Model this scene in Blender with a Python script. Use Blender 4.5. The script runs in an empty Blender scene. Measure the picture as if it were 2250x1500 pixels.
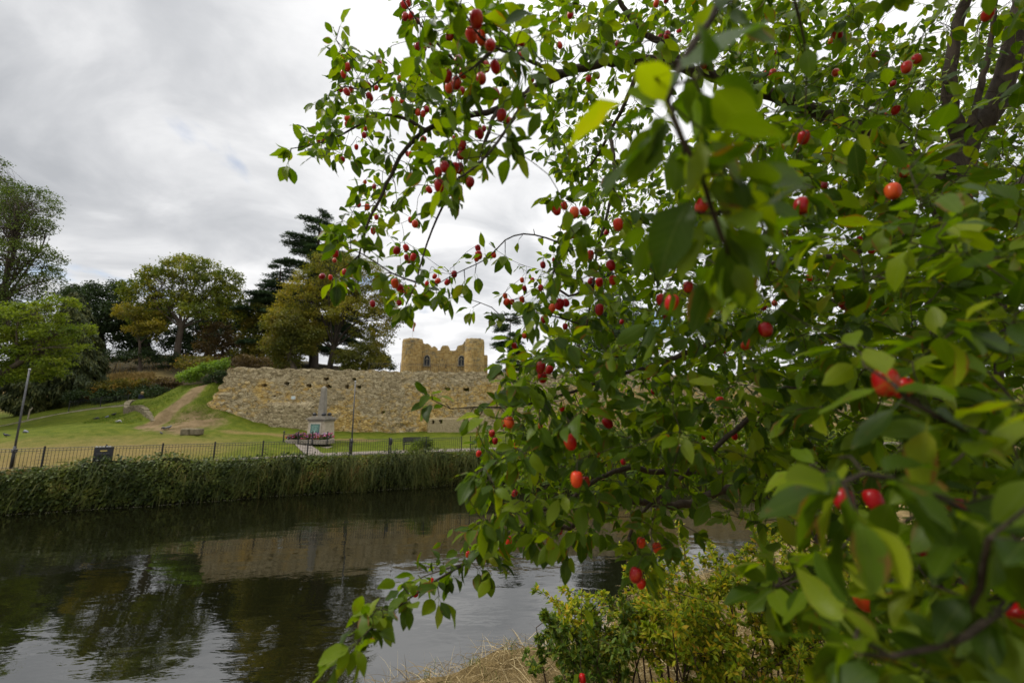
import bpy, math, random
import numpy as np
from mathutils import Vector, Matrix

rng = np.random.default_rng(11)
random.seed(5)
scene = bpy.context.scene
col = scene.collection
rad = math.radians

# ---------------------------------------------------------------- camera, sky, sun, exposure
EYE = np.array([0.0, 0.0, 5.0])
TH = math.atan(0.1677)
FPX = 875.0
cd = bpy.data.cameras.new('camera')
cd.lens = 14.0; cd.sensor_width = 36.0; cd.clip_start = 0.02; cd.clip_end = 3000
cd.dof.use_dof = True; cd.dof.focus_distance = 2.5; cd.dof.aperture_fstop = 2.4
cam = bpy.data.objects.new('camera', cd); col.objects.link(cam)
cam.location = EYE; cam.rotation_euler = (math.pi/2 + TH, 0, 0)
scene.camera = cam
scene.view_settings.view_transform = 'Standard'
scene.view_settings.look = 'None'
scene.view_settings.exposure = 0.10
scene.view_settings.gamma = 1.0
scene.cycles.use_denoising = True
scene.cycles.max_bounces = 8
scene.cycles.transparent_max_bounces = 8

SUN_EL, SUN_AZ = 48.0, 272.0        # azimuth clockwise from +Y: from the left, over the river
world = bpy.data.worlds.new('World'); scene.world = world
world.use_nodes = True
nt = world.node_tree; nt.nodes.clear()
def wn(t, **k):
    n = nt.nodes.new(t)
    for a, v in k.items(): setattr(n, a, v)
    return n
def wmath(op, a, b=None, c=None):
    n = wn('ShaderNodeMath', operation=op)
    for i, v in enumerate((a, b, c)):
        if v is None: continue
        if isinstance(v, (int, float)): n.inputs[i].default_value = v
        else: nt.links.new(v, n.inputs[i])
    return n.outputs[0]
def wrange(v, a, b, c, d, smooth=True):
    n = wn('ShaderNodeMapRange', interpolation_type='SMOOTHSTEP' if smooth else 'LINEAR')
    nt.links.new(v, n.inputs[0])
    for i, x in zip((1, 2, 3, 4), (a, b, c, d)): n.inputs[i].default_value = x
    return n.outputs[0]
tc = wn('ShaderNodeTexCoord')
sep = wn('ShaderNodeSeparateXYZ'); nt.links.new(tc.outputs['Generated'], sep.inputs[0])
sx, sy, sz = sep.outputs
zz = wmath('ADD', wmath('MAXIMUM', sz, 0.0), 0.22)
cmb = wn('ShaderNodeCombineXYZ')
nt.links.new(wmath('DIVIDE', sx, zz), cmb.inputs[0]); nt.links.new(wmath('DIVIDE', sy, zz), cmb.inputs[1])
def wnoise(scale, detail, rough, off, dist=0.0, sc=(1, 1, 1)):
    mp = wn('ShaderNodeMapping'); mp.inputs['Location'].default_value = off; mp.inputs['Scale'].default_value = sc
    nt.links.new(cmb.outputs[0], mp.inputs[0])
    n = wn('ShaderNodeTexNoise'); n.inputs['Scale'].default_value = scale; n.inputs['Detail'].default_value = detail
    n.inputs['Roughness'].default_value = rough; n.inputs['Distortion'].default_value = dist
    nt.links.new(mp.outputs[0], n.inputs[0]); return n.outputs[0]
n1 = wnoise(0.62, 6, 0.50, (3.1, 1.7, 0), 0.4)
n2 = wnoise(2.1, 8, 0.55, (7.3, 4.4, 0), 0.5, (1.0, 1.5, 1))
nmix = wmath('ADD', wmath('MULTIPLY', n1, 0.62), wmath('MULTIPLY', n2, 0.38))
ramp = wn('ShaderNodeValToRGB')
nt.links.new(nmix, ramp.inputs[0])
el = ramp.color_ramp.elements
el[0].position = 0.36; el[0].color = (0.43, 0.445, 0.47, 1)
el[1].position = 0.66; el[1].color = (1.0, 0.99, 0.985, 1)
e = el.new(0.45); e.color = (0.57, 0.58, 0.60, 1)
e = el.new(0.54); e.color = (0.79, 0.792, 0.80, 1)
# overcast skies are brighter overhead and towards the veiled sun behind the camera
zen = wrange(sz, 0.70, 0.98, 1.0, 3.4)
back = wrange(sy, -0.75, 0.12, 1.15, 1.0)
right = wrange(sx, -0.8, 0.2, 1.10, 1.19)
boost = wmath('MULTIPLY', wmath('MULTIPLY', zen, back), right)
bgc = wn('ShaderNodeBackground'); nt.links.new(ramp.outputs[0], bgc.inputs[0]); nt.links.new(boost, bgc.inputs[1])
sky = wn('ShaderNodeTexSky', sky_type='NISHITA'); sky.sun_disc = False
sky.sun_elevation = rad(SUN_EL); sky.sun_rotation = rad(SUN_AZ)
bgs = wn('ShaderNodeBackground'); nt.links.new(sky.outputs[0], bgs.inputs[0]); bgs.inputs[1].default_value = 0.12
gap = wnoise(1.25, 6, 0.55, (1.1, 9.2, 0), 0.3)
mask = wrange(gap, 0.60, 0.70, 1.0, 0.10)
mxs = wn('ShaderNodeMixShader'); nt.links.new(mask, mxs.inputs[0])
nt.links.new(bgs.outputs[0], mxs.inputs[1]); nt.links.new(bgc.outputs[0], mxs.inputs[2])
wo = wn('ShaderNodeOutputWorld'); nt.links.new(mxs.outputs[0], wo.inputs[0])

sd = bpy.data.lights.new('sun', 'SUN'); sd.energy = 2.6; sd.angle = rad(12); sd.color = (1.0, 0.95, 0.86)
sun = bpy.data.objects.new('sun', sd); col.objects.link(sun)
sv = Vector((math.sin(rad(SUN_AZ))*math.cos(rad(SUN_EL)), math.cos(rad(SUN_AZ))*math.cos(rad(SUN_EL)), math.sin(rad(SUN_EL))))
sun.rotation_euler = sv.to_track_quat('Z', 'Y').to_euler()
sun.location = (-20, -20, 60)

# ---------------------------------------------------------------- helpers
CT, ST = math.cos(TH), math.sin(TH)
def P(px, py, Y):
    """point at distance Y in front of the camera that stands where the photo shows (px, py)"""
    xc = (np.asarray(px, float) - 1125.0)/FPX; yc = (750.0 - np.asarray(py, float))/FPX
    dy = CT - yc*ST; dz = ST + yc*CT
    t = np.asarray(Y, float)/dy
    return np.stack([xc*t, dy*t, EYE[2] + dz*t], axis=-1)
def proj(p):
    p = np.asarray(p, float) - EYE
    f = p[..., 1]*CT + p[..., 2]*ST
    u = -p[..., 1]*ST + p[..., 2]*CT
    return 1125 + FPX*p[..., 0]/f, 750 - FPX*u/f
def V(p): return Vector((float(p[0]), float(p[1]), float(p[2])))

def tag(o, label=None, cat=None, group=None, kind=None):
    if label: o['label'] = label
    if cat: o['category'] = cat
    if group: o['group'] = group
    if kind: o['kind'] = kind
    return o
def thing(name, loc, label, cat, group=None):
    o = bpy.data.objects.new(name, None); o.empty_display_size = 0.3
    o.location = V(loc); col.objects.link(o)
    return tag(o, label, cat, group)
def link(name, me, mat=None, parent=None):
    if mat is not None and not me.materials: me.materials.append(mat)
    o = bpy.data.objects.new(name, me); col.objects.link(o)
    if parent is not None: o.parent = parent
    return o
def origin_of(parent):
    p = np.zeros(3)
    while parent is not None:
        p = p + np.array(parent.location); parent = parent.parent
    return p
def mesh(name, Vs, F, mat=None, parent=None, smooth=False, uv=None, attrs=None):
    """Vs (n,3) in world space, F (m,k) index array"""
    Vs = np.asarray(Vs, np.float64) - origin_of(parent)
    F = np.asarray(F, np.int32); m, k = F.shape
    me = bpy.data.meshes.new(name)
    me.vertices.add(len(Vs)); me.vertices.foreach_set('co', Vs.astype(np.float32).ravel())
    me.loops.add(m*k); me.loops.foreach_set('vertex_index', F.ravel())
    me.polygons.add(m); me.polygons.foreach_set('loop_start', np.arange(m, dtype=np.int32)*k)
    me.polygons.foreach_set('use_smooth', np.full(m, bool(smooth)))
    if uv is not None:
        l = me.uv_layers.new(name='UVMap')
        l.data.foreach_set('uv', np.asarray(uv, np.float32)[F.ravel()].ravel())
    for an, av in (attrs or {}).items():
        a = me.attributes.new(an, 'FLOAT', 'POINT'); a.data.foreach_set('value', np.asarray(av, np.float32))
    me.update(calc_edges=True); me.validate()
    return link(name, me, mat, parent)

class MB:
    """collects simple shapes into one mesh"""
    def __init__(s): s.v = []; s.f = []
    def add(s, vs, fs):
        b = len(s.v); s.v.extend([tuple(map(float, x)) for x in vs]); s.f.extend([tuple(int(i)+b for i in f) for f in fs]); return s
    def box(s, c, size, ax=None, taper=1.0):
        c = np.asarray(c, float); hx, hy, hz = [q/2 for q in size]
        ax = np.eye(3) if ax is None else ax
        vs = []
        for z in (-hz, hz):
            t = taper if z > 0 else 1.0
            for x, y in ((-hx, -hy), (hx, -hy), (hx, hy), (-hx, hy)):
                vs.append(c + ax[0]*x*t + ax[1]*y*t + ax[2]*z)
        return s.add(vs, [(0, 3, 2, 1), (4, 5, 6, 7), (0, 1, 5, 4), (1, 2, 6, 5), (2, 3, 7, 6), (3, 0, 4, 7)])
    def tube(s, pts, r, n=8, cap=True):
        vs, fs = tube(pts, r, n); b = len(s.v); s.add(vs, fs)
        if cap:
            s.f.append(tuple(b + i for i in range(n))[::-1]); k = (len(pts)-1)*n
            s.f.append(tuple(b + k + i for i in range(n)))
        return s
    def lathe(s, c, prof, n=16):
        c = np.asarray(c, float); vs = []; fs = []
        for r, z in prof:
            for i in range(n):
                a = 2*math.pi*i/n; vs.append(c + np.array([r*math.cos(a), r*math.sin(a), z]))
        for j in range(len(prof)-1):
            for i in range(n):
                fs.append((j*n+i, j*n+(i+1) % n, (j+1)*n+(i+1) % n, (j+1)*n+i))
        fs.append(tuple(range(n))[::-1]); fs.append(tuple((len(prof)-1)*n+i for i in range(n)))
        return s.add(vs, fs)
    def prism(s, poly, off):
        """poly: list of 3d points (convex or not) extruded by vector off"""
        poly = [np.asarray(p, float) for p in poly]; n = len(poly); off = np.asarray(off, float)
        vs = poly + [p + off for p in poly]
        return s.add(vs, [tuple(range(n)), tuple(range(2*n-1, n-1, -1))] + [(i, n+i, n+(i+1) % n, (i+1) % n) for i in range(n)])
    def build(s, name, mat=None, parent=None, smooth=False, bevel=0.0):
        o = origin_of(parent)
        me = bpy.data.meshes.new(name)
        me.from_pydata([(x-o[0], y-o[1], z-o[2]) for x, y, z in s.v], [], s.f)
        import bmesh
        bm = bmesh.new(); bm.from_mesh(me)
        bmesh.ops.recalc_face_normals(bm, faces=bm.faces)
        bm.to_mesh(me); bm.free()
        if smooth: me.polygons.foreach_set('use_smooth', [True]*len(me.polygons))
        ob = link(name, me, mat, parent)
        if bevel:
            m = ob.modifiers.new('bevel', 'BEVEL'); m.width = bevel; m.segments = 2; m.limit_method = 'ANGLE'
        return ob

def unit(v):
    v = np.asarray(v, float); return v/np.maximum(np.linalg.norm(v, axis=-1, keepdims=True), 1e-9)
def catmull(pts, step):
    pts = np.asarray(pts, float)
    if len(pts) < 3:
        n = max(2, int(np.linalg.norm(pts[-1, :3]-pts[0, :3])/step)+1)
        return pts[0] + (pts[-1]-pts[0])*np.linspace(0, 1, n)[:, None]
    q = np.vstack([2*pts[0]-pts[1], pts, 2*pts[-1]-pts[-2]]); out = []
    for i in range(1, len(q)-2):
        n = max(1, int(np.linalg.norm(q[i+1, :3]-q[i, :3])/step))
        for t in np.arange(n)/n:
            a, b, c, d = q[i-1], q[i], q[i+1], q[i+2]
            out.append(0.5*(2*b + (c-a)*t + (2*a-5*b+4*c-d)*t*t + (3*b-a-3*c+d)*t**3))
    out.append(pts[-1]); return np.array(out)
def tube(pts, r, n=6):
    pts = np.asarray(pts, float); m = len(pts); r = np.broadcast_to(np.asarray(r, float), (m,))
    t = unit(np.gradient(pts, axis=0)); up = np.array([0, 0, 1.0]) if abs(t[0, 2]) < 0.9 else np.array([1.0, 0, 0])
    x = np.zeros((m, 3)); p = np.cross(t[0], up)
    for i in range(m):
        p = p - t[i]*np.dot(p, t[i]); p = p/max(np.linalg.norm(p), 1e-9); x[i] = p
    y = np.cross(t, x); a = np.arange(n)*2*math.pi/n
    vs = (pts[:, None] + r[:, None, None]*(np.cos(a)[None, :, None]*x[:, None] + np.sin(a)[None, :, None]*y[:, None])).reshape(-1, 3)
    i = np.arange(m-1)[:, None]*n; j = np.arange(n)[None]; j2 = (j+1) % n
    fs = np.stack([i+j, i+j2, i+n+j2, i+n+j], -1).reshape(-1, 4)
    return vs, fs
class Tubes:
    def __init__(s): s.v = []; s.f = []; s.n = 0
    def add(s, pts, r, n=6):
        v, f = tube(pts, r, n); s.v.append(v); s.f.append(f + s.n); s.n += len(v)
    def build(s, name, mat, parent): return mesh(name, np.vstack(s.v), np.vstack(s.f), mat, parent, True)

def frames(d, up):
    y = unit(d); x = np.cross(y, up); bad = np.linalg.norm(x, axis=1) < 1e-3
    x[bad] = np.cross(y[bad], np.array([1.0, 0.3, 0.2])); x = unit(x); z = np.cross(x, y); return x, y, z
def rhombs(pos, d, up, L, W, fold=0.12, curl=0.1):
    """one folded four-cornered leaf per position"""
    n = len(pos); L = np.broadcast_to(L, (n,)); W = np.broadcast_to(W, (n,))
    x, y, z = frames(d, up)
    L_ = L[:, None]; W_ = W[:, None]
    v = np.stack([pos, pos + y*L_*0.45 + x*W_*0.5 + z*W_*fold, pos + y*L_ - z*L_*curl, pos + y*L_*0.45 - x*W_*0.5 + z*W_*fold], 1)
    return v.reshape(-1, 3), np.arange(4*n).reshape(-1, 4)
def rdir(n): return unit(rng.normal(size=(n, 3)))

# ---------------------------------------------------------------- materials
class NT:
    def __init__(s, name):
        s.m = bpy.data.materials.new(name); s.m.use_nodes = True; s.t = s.m.node_tree; s.t.nodes.clear()
        s.out = s.n('ShaderNodeOutputMaterial')
    def n(s, t, **k):
        x = s.t.nodes.new(t)
        for a, v in k.items(): setattr(x, a, v)
        return x
    def l(s, a, b): s.t.links.new(a, b)
    def put(s, sock, v):
        if isinstance(v, bpy.types.NodeSocket): s.l(v, sock)
        elif isinstance(v, tuple) and len(v) == 3 and sock.type == 'RGBA': sock.default_value = (*v, 1)
        else: sock.default_value = v
    def math(s, op, a, b=0.0, clamp=False):
        x = s.n('ShaderNodeMath', operation=op, use_clamp=clamp); s.put(x.inputs[0], a); s.put(x.inputs[1], b); return x.outputs[0]
    def rng(s, v, a, b, c=0.0, d=1.0):
        x = s.n('ShaderNodeMapRange', interpolation_type='SMOOTHSTEP'); s.put(x.inputs[0], v)
        for i, q in zip((1, 2, 3, 4), (a, b, c, d)): x.inputs[i].default_value = q
        return x.outputs[0]
    def co(s, scale=(1, 1, 1), kind='Object', loc=(0, 0, 0)):
        c = s.n('ShaderNodeTexCoord'); m = s.n('ShaderNodeMapping'); m.inputs['Scale'].default_value = scale; m.inputs['Location'].default_value = loc
        s.l(c.outputs[kind], m.inputs[0]); return m.outputs[0]
    def noise(s, scale, detail=4, rough=0.55, vec=None, dist=0.0):
        x = s.n('ShaderNodeTexNoise'); x.inputs['Scale'].default_value = scale; x.inputs['Detail'].default_value = detail
        x.inputs['Roughness'].default_value = rough; x.inputs['Distortion'].default_value = dist
        s.l(vec if vec is not None else s.co(), x.inputs[0]); return x.outputs[0]
    def ramp(s, v, stops, interp='LINEAR'):
        x = s.n('ShaderNodeValToRGB'); x.color_ramp.interpolation = interp; el = x.color_ramp.elements
        while len(el) < len(stops): el.new(0.5)
        for e, (p, c) in zip(el, stops): e.position = p; e.color = (*c, 1)
        s.put(x.inputs[0], v); return x.outputs[0]
    def mix(s, f, a, b, mode='MIX'):
        x = s.n('ShaderNodeMix', data_type='RGBA', blend_type=mode); s.put(x.inputs[0], f); s.put(x.inputs[6], a); s.put(x.inputs[7], b); return x.outputs[2]
    def attr(s, name):
        x = s.n('ShaderNodeAttribute', attribute_name=name); return x.outputs['Fac']
    def bump(s, h, strength, dist, normal=None):
        x = s.n('ShaderNodeBump'); x.inputs['Strength'].default_value = strength; x.inputs['Distance'].default_value = dist
        s.l(h, x.inputs['Height'])
        if normal is not None: s.l(normal, x.inputs['Normal'])
        return x.outputs[0]
    def pbr(s, base, rough=0.8, spec=0.3, normal=None, metal=0.0, ior=None):
        x = s.n('ShaderNodeBsdfPrincipled'); s.put(x.inputs['Base Color'], base); s.put(x.inputs['Roughness'], rough)
        s.put(x.inputs['Specular IOR Level'], spec); s.put(x.inputs['Metallic'], metal)
        if ior: x.inputs['IOR'].default_value = ior
        if normal is not None: s.l(normal, x.inputs['Normal'])
        return x.outputs[0]
    def done(s, sh): s.l(sh, s.out.inputs[0]); return s.m

def leaf_mat(name, stops, trans=0.3, rough=0.6, nscale=0.25, spec=0.25, wr=0.55, tint=(1.25, 1.35, 0.55)):
    t = NT(name)
    g = t.n('ShaderNodeNewGeometry')
    f = t.math('ADD', t.math('MULTIPLY', g.outputs['Random Per Island'], wr), t.math('MULTIPLY', t.rng(t.noise(nscale, 3), 0.3, 0.7), 1-wr))
    c = t.ramp(f, stops)
    a = t.pbr(c, rough, spec)
    tr = t.n('ShaderNodeBsdfTranslucent'); t.put(tr.inputs[0], t.mix(1.0, c, tint, 'MULTIPLY'))
    m = t.n('ShaderNodeMixShader'); m.inputs[0].default_value = trans; t.l(a, m.inputs[1]); t.l(tr.outputs[0], m.inputs[2])
    return t.done(m.outputs[0])
def plain_mat(name, c0, c1=None, scale=6.0, rough=0.7, spec=0.3, bump=0.0, bdist=0.01, metal=0.0, detail=6):
    t = NT(name); n = t.noise(scale, detail, 0.6)
    c1 = c1 or tuple(q*0.7 for q in c0)
    return t.done(t.pbr(t.ramp(n, [(0.3, c1), (0.7, c0)]), rough, spec, t.bump(n, bump, bdist) if bump else None, metal))
def bark_mat(name, c0, c1, scale=8):
    t = NT(name); v = t.co((1, 1, 0.25)); n = t.noise(scale, 8, 0.65, v, 0.6)
    return t.done(t.pbr(t.ramp(n, [(0.3, c1), (0.7, c0)]), 0.9, 0.15, t.bump(n, 0.7, 0.02)))
M = {}
M['iron'] = plain_mat('black_iron', (0.018, 0.018, 0.02), (0.010, 0.010, 0.011), 20, 0.45, 0.4)
M['bark'] = bark_mat('bark', (0.13, 0.10, 0.075), (0.05, 0.04, 0.03), 3)
M['bark_dark'] = bark_mat('dark_bark', (0.06, 0.048, 0.036), (0.025, 0.02, 0.016), 3)
# ---------------------------------------------------------------- terrain
def bank_y(X):
    """the far river wall, seen from above"""
    X = np.asarray(X, float)
    l = 28.0 + (X + 3.67)*0.4129; r = 28.0 + (X + 3.67)*0.13
    k = 0.8
    return -np.log(np.exp(-l*k) + np.exp(-r*k))/k + 1.20
def bank_dir(X):
    d = (bank_y(X + 0.05) - bank_y(X - 0.05))/0.1; v = np.array([1.0, float(d), 0]); return v/np.linalg.norm(v)
WX0 = -24.9
def wall_y(X): return 34.0 + (np.asarray(X, float) + 24.3)*0.1594
ctl = []
for px, py, d in [(0, 945, 33), (140, 912, 36.5), (275, 889, 38), (330, 938, 31), (400, 953, 29.5), (460, 925, 32.6), (460, 906, 33.6), (560, 937, 34),
                  (700, 951, 35), (850, 949, 36.4), (1040, 948, 37.5), (1350, 946, 39.5), (1800, 946, 42), (2200, 946, 44),
                  (200, 940, 29), (100, 960, 26), (600, 967, 30), (420, 962, 28.5), (300, 911, 36), (318, 903, 36.3), (340, 889, 36.5), (303, 890, 39.3), (395, 849, 36.6), (470, 838, 35.8), (400, 905, 33), (430, 872, 34.2),
                  (345, 915, 32.5), (300, 905, 34.5), (240, 880, 43), (200, 886, 42), (330, 868, 43), (250, 828, 50), (300, 803, 56), (390, 803, 55), (300, 775, 65), (270, 776, 65), (200, 790, 62), (480, 792, 58), (550, 795, 65),
                  (100, 900, 45), (0, 905, 45), (-200, 930, 40), (0, 870, 60), (-300, 940, 60)]:
    ctl.append(P(px, py, d))
for X in np.linspace(-70, 60, 20): ctl.append(np.array([X, bank_y(X), 2.0])); ctl.append(np.array([X, bank_y(X)+2.2, 2.05]))
for X, Y, z in [(-12, 52, 8.0), (10, 60, 8), (40, 60, 8), (40, 100, 8), (-10, 110, 8), (-45, 80, 15), (-60, 85, 12), (-30, 120, 7), (-90, 90, 5), (-120, 40, 2.5), (90, 60, 6), (120, 30, 2.5), (120, 110, 6), (-120, 130, 4)]:
    ctl.append(np.array([X, Y, z]))
ctl = np.array(ctl)
_d = np.linalg.norm(ctl[:, None, :2]-ctl[None, :, :2], axis=2)
_A = np.zeros((len(ctl)+3,)*2); _A[:-3, :-3] = _d; _A[:-3, -3] = 1; _A[:-3, -2:] = ctl[:, :2]; _A[-3, :-3] = 1; _A[-2:, :-3] = ctl[:, :2].T
_A[:-3, :-3] -= np.eye(len(ctl))*0.3
_w = np.linalg.solve(_A, np.concatenate([ctl[:, 2], np.zeros(3)]))
def hz(X, Y):
    X = np.atleast_1d(np.asarray(X, float)); Y = np.atleast_1d(np.asarray(Y, float)); q = np.stack([X.ravel(), Y.ravel()], 1)
    z = np.zeros(len(q))
    for i in range(0, len(q), 4000):
        p = q[i:i+4000]; dd = np.linalg.norm(p[:, None]-ctl[None, :, :2], axis=2)
        z[i:i+4000] = dd @ _w[:-3] + _w[-3] + p @ _w[-2:]
    z = z.reshape(X.shape)
    far = np.hypot(X, Y - 30); z = np.where(far > 110, z + (4 - z)*np.clip((far-110)/120, 0, 1), z)
    wy = wall_y(X)
    beh = (Y > wy + 0.55) & (X > WX0 + 0.6) & (Y < 140)
    z = np.where(beh, np.maximum(z, 8.0), z)
    z = np.where((Y < bank_y(X) + 2.6), 2.0 + 0.01*(Y-bank_y(X)), z)
    return z
def hz1(x, y): return float(hz(x, y)[0])
def G(px, py, d):
    """standing point on the far ground in that direction and distance"""
    p = P(px, py, d); p[2] = hz1(p[0], p[1]); return p

def near_poly(X, Y, pts, w):
    d = np.full(X.shape, 1e9)
    for a, b in zip(pts[:-1], pts[1:]):
        a = np.array(a[:2]); b = np.array(b[:2]); ab = b-a
        t = np.clip(((X-a[0])*ab[0]+(Y-a[1])*ab[1])/(ab@ab), 0, 1)
        d = np.minimum(d, np.hypot(X-a[0]-t*ab[0], Y-a[1]-t*ab[1]))
    return np.clip(1 - d/w, 0, 1)
def inside(px, py, poly):
    px = np.asarray(px, float); py = np.asarray(py, float); r = np.zeros(px.shape, bool); j = len(poly)-1
    for i in range(len(poly)):
        xi, yi = poly[i]; xj, yj = poly[j]
        r ^= ((yi > py) != (yj > py)) & (px < (xj-xi)*(py-yi)/(yj-yi+1e-9)+xi); j = i
    return r
RPL = catmull(np.array([P(291, 885, 38.6), P(276, 891, 37.4), P(272, 903, 36), P(281, 917, 34.4), P(300, 928, 33), P(332, 937.5, 31.4)]), 0.25)
RPOLY = [tuple(p[:2]) for p in RPL] + [(-25.5, 33.0), (-24.5, 40.0)]
_hz0 = hz
def hz(X, Y):
    X = np.atleast_1d(np.asarray(X, float)); Y = np.atleast_1d(np.asarray(Y, float)); z = _hz0(X, Y)
    ins = inside(X, Y, RPOLY); dd = (1-near_poly(X, Y, RPL, 6.0))*6.0
    return z + np.where(ins, .50*np.clip(dd/.5, 0, 1)*np.clip((4.2-dd)/3.5, 0, 1), 0)
gx = np.concatenate([-np.geomspace(400, 62, 14), np.arange(-60, 45, 0.4), np.geomspace(46, 400, 14)])
gs = np.concatenate([[-0.02, 0.0], np.arange(0.3, 50, 0.4), np.geomspace(51, 900, 26)])
GX, GS = np.meshgrid(gx, gs, indexing='ij'); GY = bank_y(np.clip(GX, -75, 75)) + GS
GZ = hz(GX, GY)
bump = 0.05*np.sin(GX*1.7+GY*0.6)*np.sin(GY*1.3-GX*0.4) + 0.035*np.sin(GX*4.1+1.3*np.sin(GY*2.2))*np.sin(GY*3.7)
GZ = GZ + np.where(GS > 3.2, bump, 0)
GZ[:, 0] = -1.5
nx, ns = GX.shape
ii, jj = np.meshgrid(np.arange(nx-1), np.arange(ns-1), indexing='ij')
F = np.stack([ii*ns+jj, (ii+1)*ns+jj, (ii+1)*ns+jj+1, ii*ns+jj+1], -1).reshape(-1, 4)
# where the lawn is worn or dry: distances to marks seen in the photo
trail = [P(440, 845, 35.5), P(415, 880, 34), P(385, 905, 33), P(345, 935, 31.5), P(315, 945, 30.6)]
dirt = near_poly(GX, GY, trail, 0.9)*1.5
dirt = np.maximum(dirt, near_poly(GX, GY, [P(420, 930, 32), P(440, 925, 32.2), P(400, 942, 31)], 3.1)*1.05)
dirt = np.maximum(dirt, near_poly(GX, GY, [P(340, 948, 30.4), P(400, 950, 30)], 1.8)*0.9)
dry = np.clip((11.5 - GS)/7.0, 0, 1)*np.clip((-14-GX)/8, 0, 1)*0.62
dry = np.maximum(dry, np.clip((GY-43)/4, 0, 1)*np.clip((-18-GX)/6, 0, 1)*0.95)
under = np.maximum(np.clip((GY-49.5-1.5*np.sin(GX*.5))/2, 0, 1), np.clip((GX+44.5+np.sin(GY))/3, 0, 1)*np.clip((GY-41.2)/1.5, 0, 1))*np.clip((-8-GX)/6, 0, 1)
dry = np.maximum(dry, near_poly(GX, GY, [P(500, 958, 31.5), P(620, 955, 32.5), P(820, 956, 33)], 1.0)*0.7)
mound = np.clip(1 - np.hypot((GX+29.5)/6.5, (GY-35)/4.5), 0, 1)*2
t = NT('lawn_grass')
c = t.co()
n_big = t.noise(0.22, 4, 0.6, c); n_mid = t.noise(1.6, 5, 0.65, c); n_fine = t.noise(14, 4, 0.7, c)
green = t.ramp(t.math('ADD', t.math('MULTIPLY', n_mid, 0.6), t.math('MULTIPLY', n_fine, 0.4)), [(0.3, (0.036, 0.054, 0.004)), (0.5, (0.072, 0.092, 0.006)), (0.7, (0.12, 0.125, 0.012))])
straw = t.ramp(n_fine, [(0.3, (0.11, 0.082, 0.028)), (0.7, (0.22, 0.16, 0.058))])
soil = t.ramp(n_mid, [(0.3, (0.085, 0.06, 0.025)), (0.7, (0.205, 0.145, 0.078))])
fdry = t.rng(t.math('ADD', t.math('MULTIPLY', t.attr('dry'), 0.80), t.math('MULTIPLY', t.math('ADD', n_big, n_mid), 0.42)), 0.48, 1.02)
fdirt = t.rng(t.math('ADD', t.attr('dirt'), t.math('ADD', t.math('MULTIPLY', n_mid, 0.9), t.math('MULTIPLY', n_fine, 0.4))), 0.95, 1.55)
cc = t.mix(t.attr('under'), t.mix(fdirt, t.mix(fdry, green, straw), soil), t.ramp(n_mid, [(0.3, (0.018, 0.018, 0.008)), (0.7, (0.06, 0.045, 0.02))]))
M['lawn'] = t.done(t.pbr(cc, 0.95, 0.1, t.bump(n_fine, 0.8, 0.05)))
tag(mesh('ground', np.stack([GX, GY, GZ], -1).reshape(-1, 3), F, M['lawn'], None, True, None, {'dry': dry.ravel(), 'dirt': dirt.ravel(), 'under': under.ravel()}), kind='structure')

# path behind the railings and the short path to the monument
t = NT('path_gravel'); n = t.noise(3, 6, 0.6); f_ = t.noise(60, 3, 0.6)
M['path'] = t.done(t.pbr(t.ramp(t.math('ADD', t.math('MULTIPLY', n, .5), t.math('MULTIPLY', f_, .5)), [(0.35, (0.13, 0.11, 0.09)), (0.65, (0.22, 0.19, 0.16))]), 0.95, 0.15, t.bump(f_, .5, .01)))
xs = np.arange(-17.5, 60, 0.5); taper = np.clip((xs + 18.0)/6, 0.05, 1)
pv = np.concatenate([np.stack([xs, bank_y(xs)+0.35, np.full(len(xs), 2.03)], 1), np.stack([xs, bank_y(xs)+0.35+2.05*taper, np.full(len(xs), 2.045)], 1)])
k = len(xs); i = np.arange(k-1)
tag(mesh('path', pv, np.stack([i, i+1, k+i+1, k+i], 1), M['path']), kind='structure')

# river
t = NT('river_water')
c = t.co((1, 1, 1), 'Object')
m1 = t.n('ShaderNodeMapping'); m1.inputs['Rotation'].default_value = (0, 0, rad(-24)); m1.inputs['Scale'].default_value = (0.75, 1.9, 1); t.l(c, m1.inputs[0])
w1 = t.noise(1.15, 3, 0.5, m1.outputs[0], 0.4); w2 = t.noise(0.35, 2, 0.5, m1.outputs[0]); w3 = t.noise(6.0, 2, 0.5, m1.outputs[0], 0.3)
calm = t.rng(t.noise(0.12, 2, 0.5, c), 0.35, 0.65, 0.35, 1.0)
h = t.math('ADD', t.math('ADD', t.math('MULTIPLY', w1, 0.28), t.math('MULTIPLY', w2, 0.7)), t.math('MULTIPLY', w3, 0.035))
h = t.math('MULTIPLY', h, calm)
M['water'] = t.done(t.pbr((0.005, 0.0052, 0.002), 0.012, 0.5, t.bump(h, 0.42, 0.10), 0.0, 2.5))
tag(mesh('river', [(-300, -120, 0), (300, -120, 0), (300, 70, 0), (-300, 70, 0)], [(0, 1, 2, 3)], M['water']), kind='structure')

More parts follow.
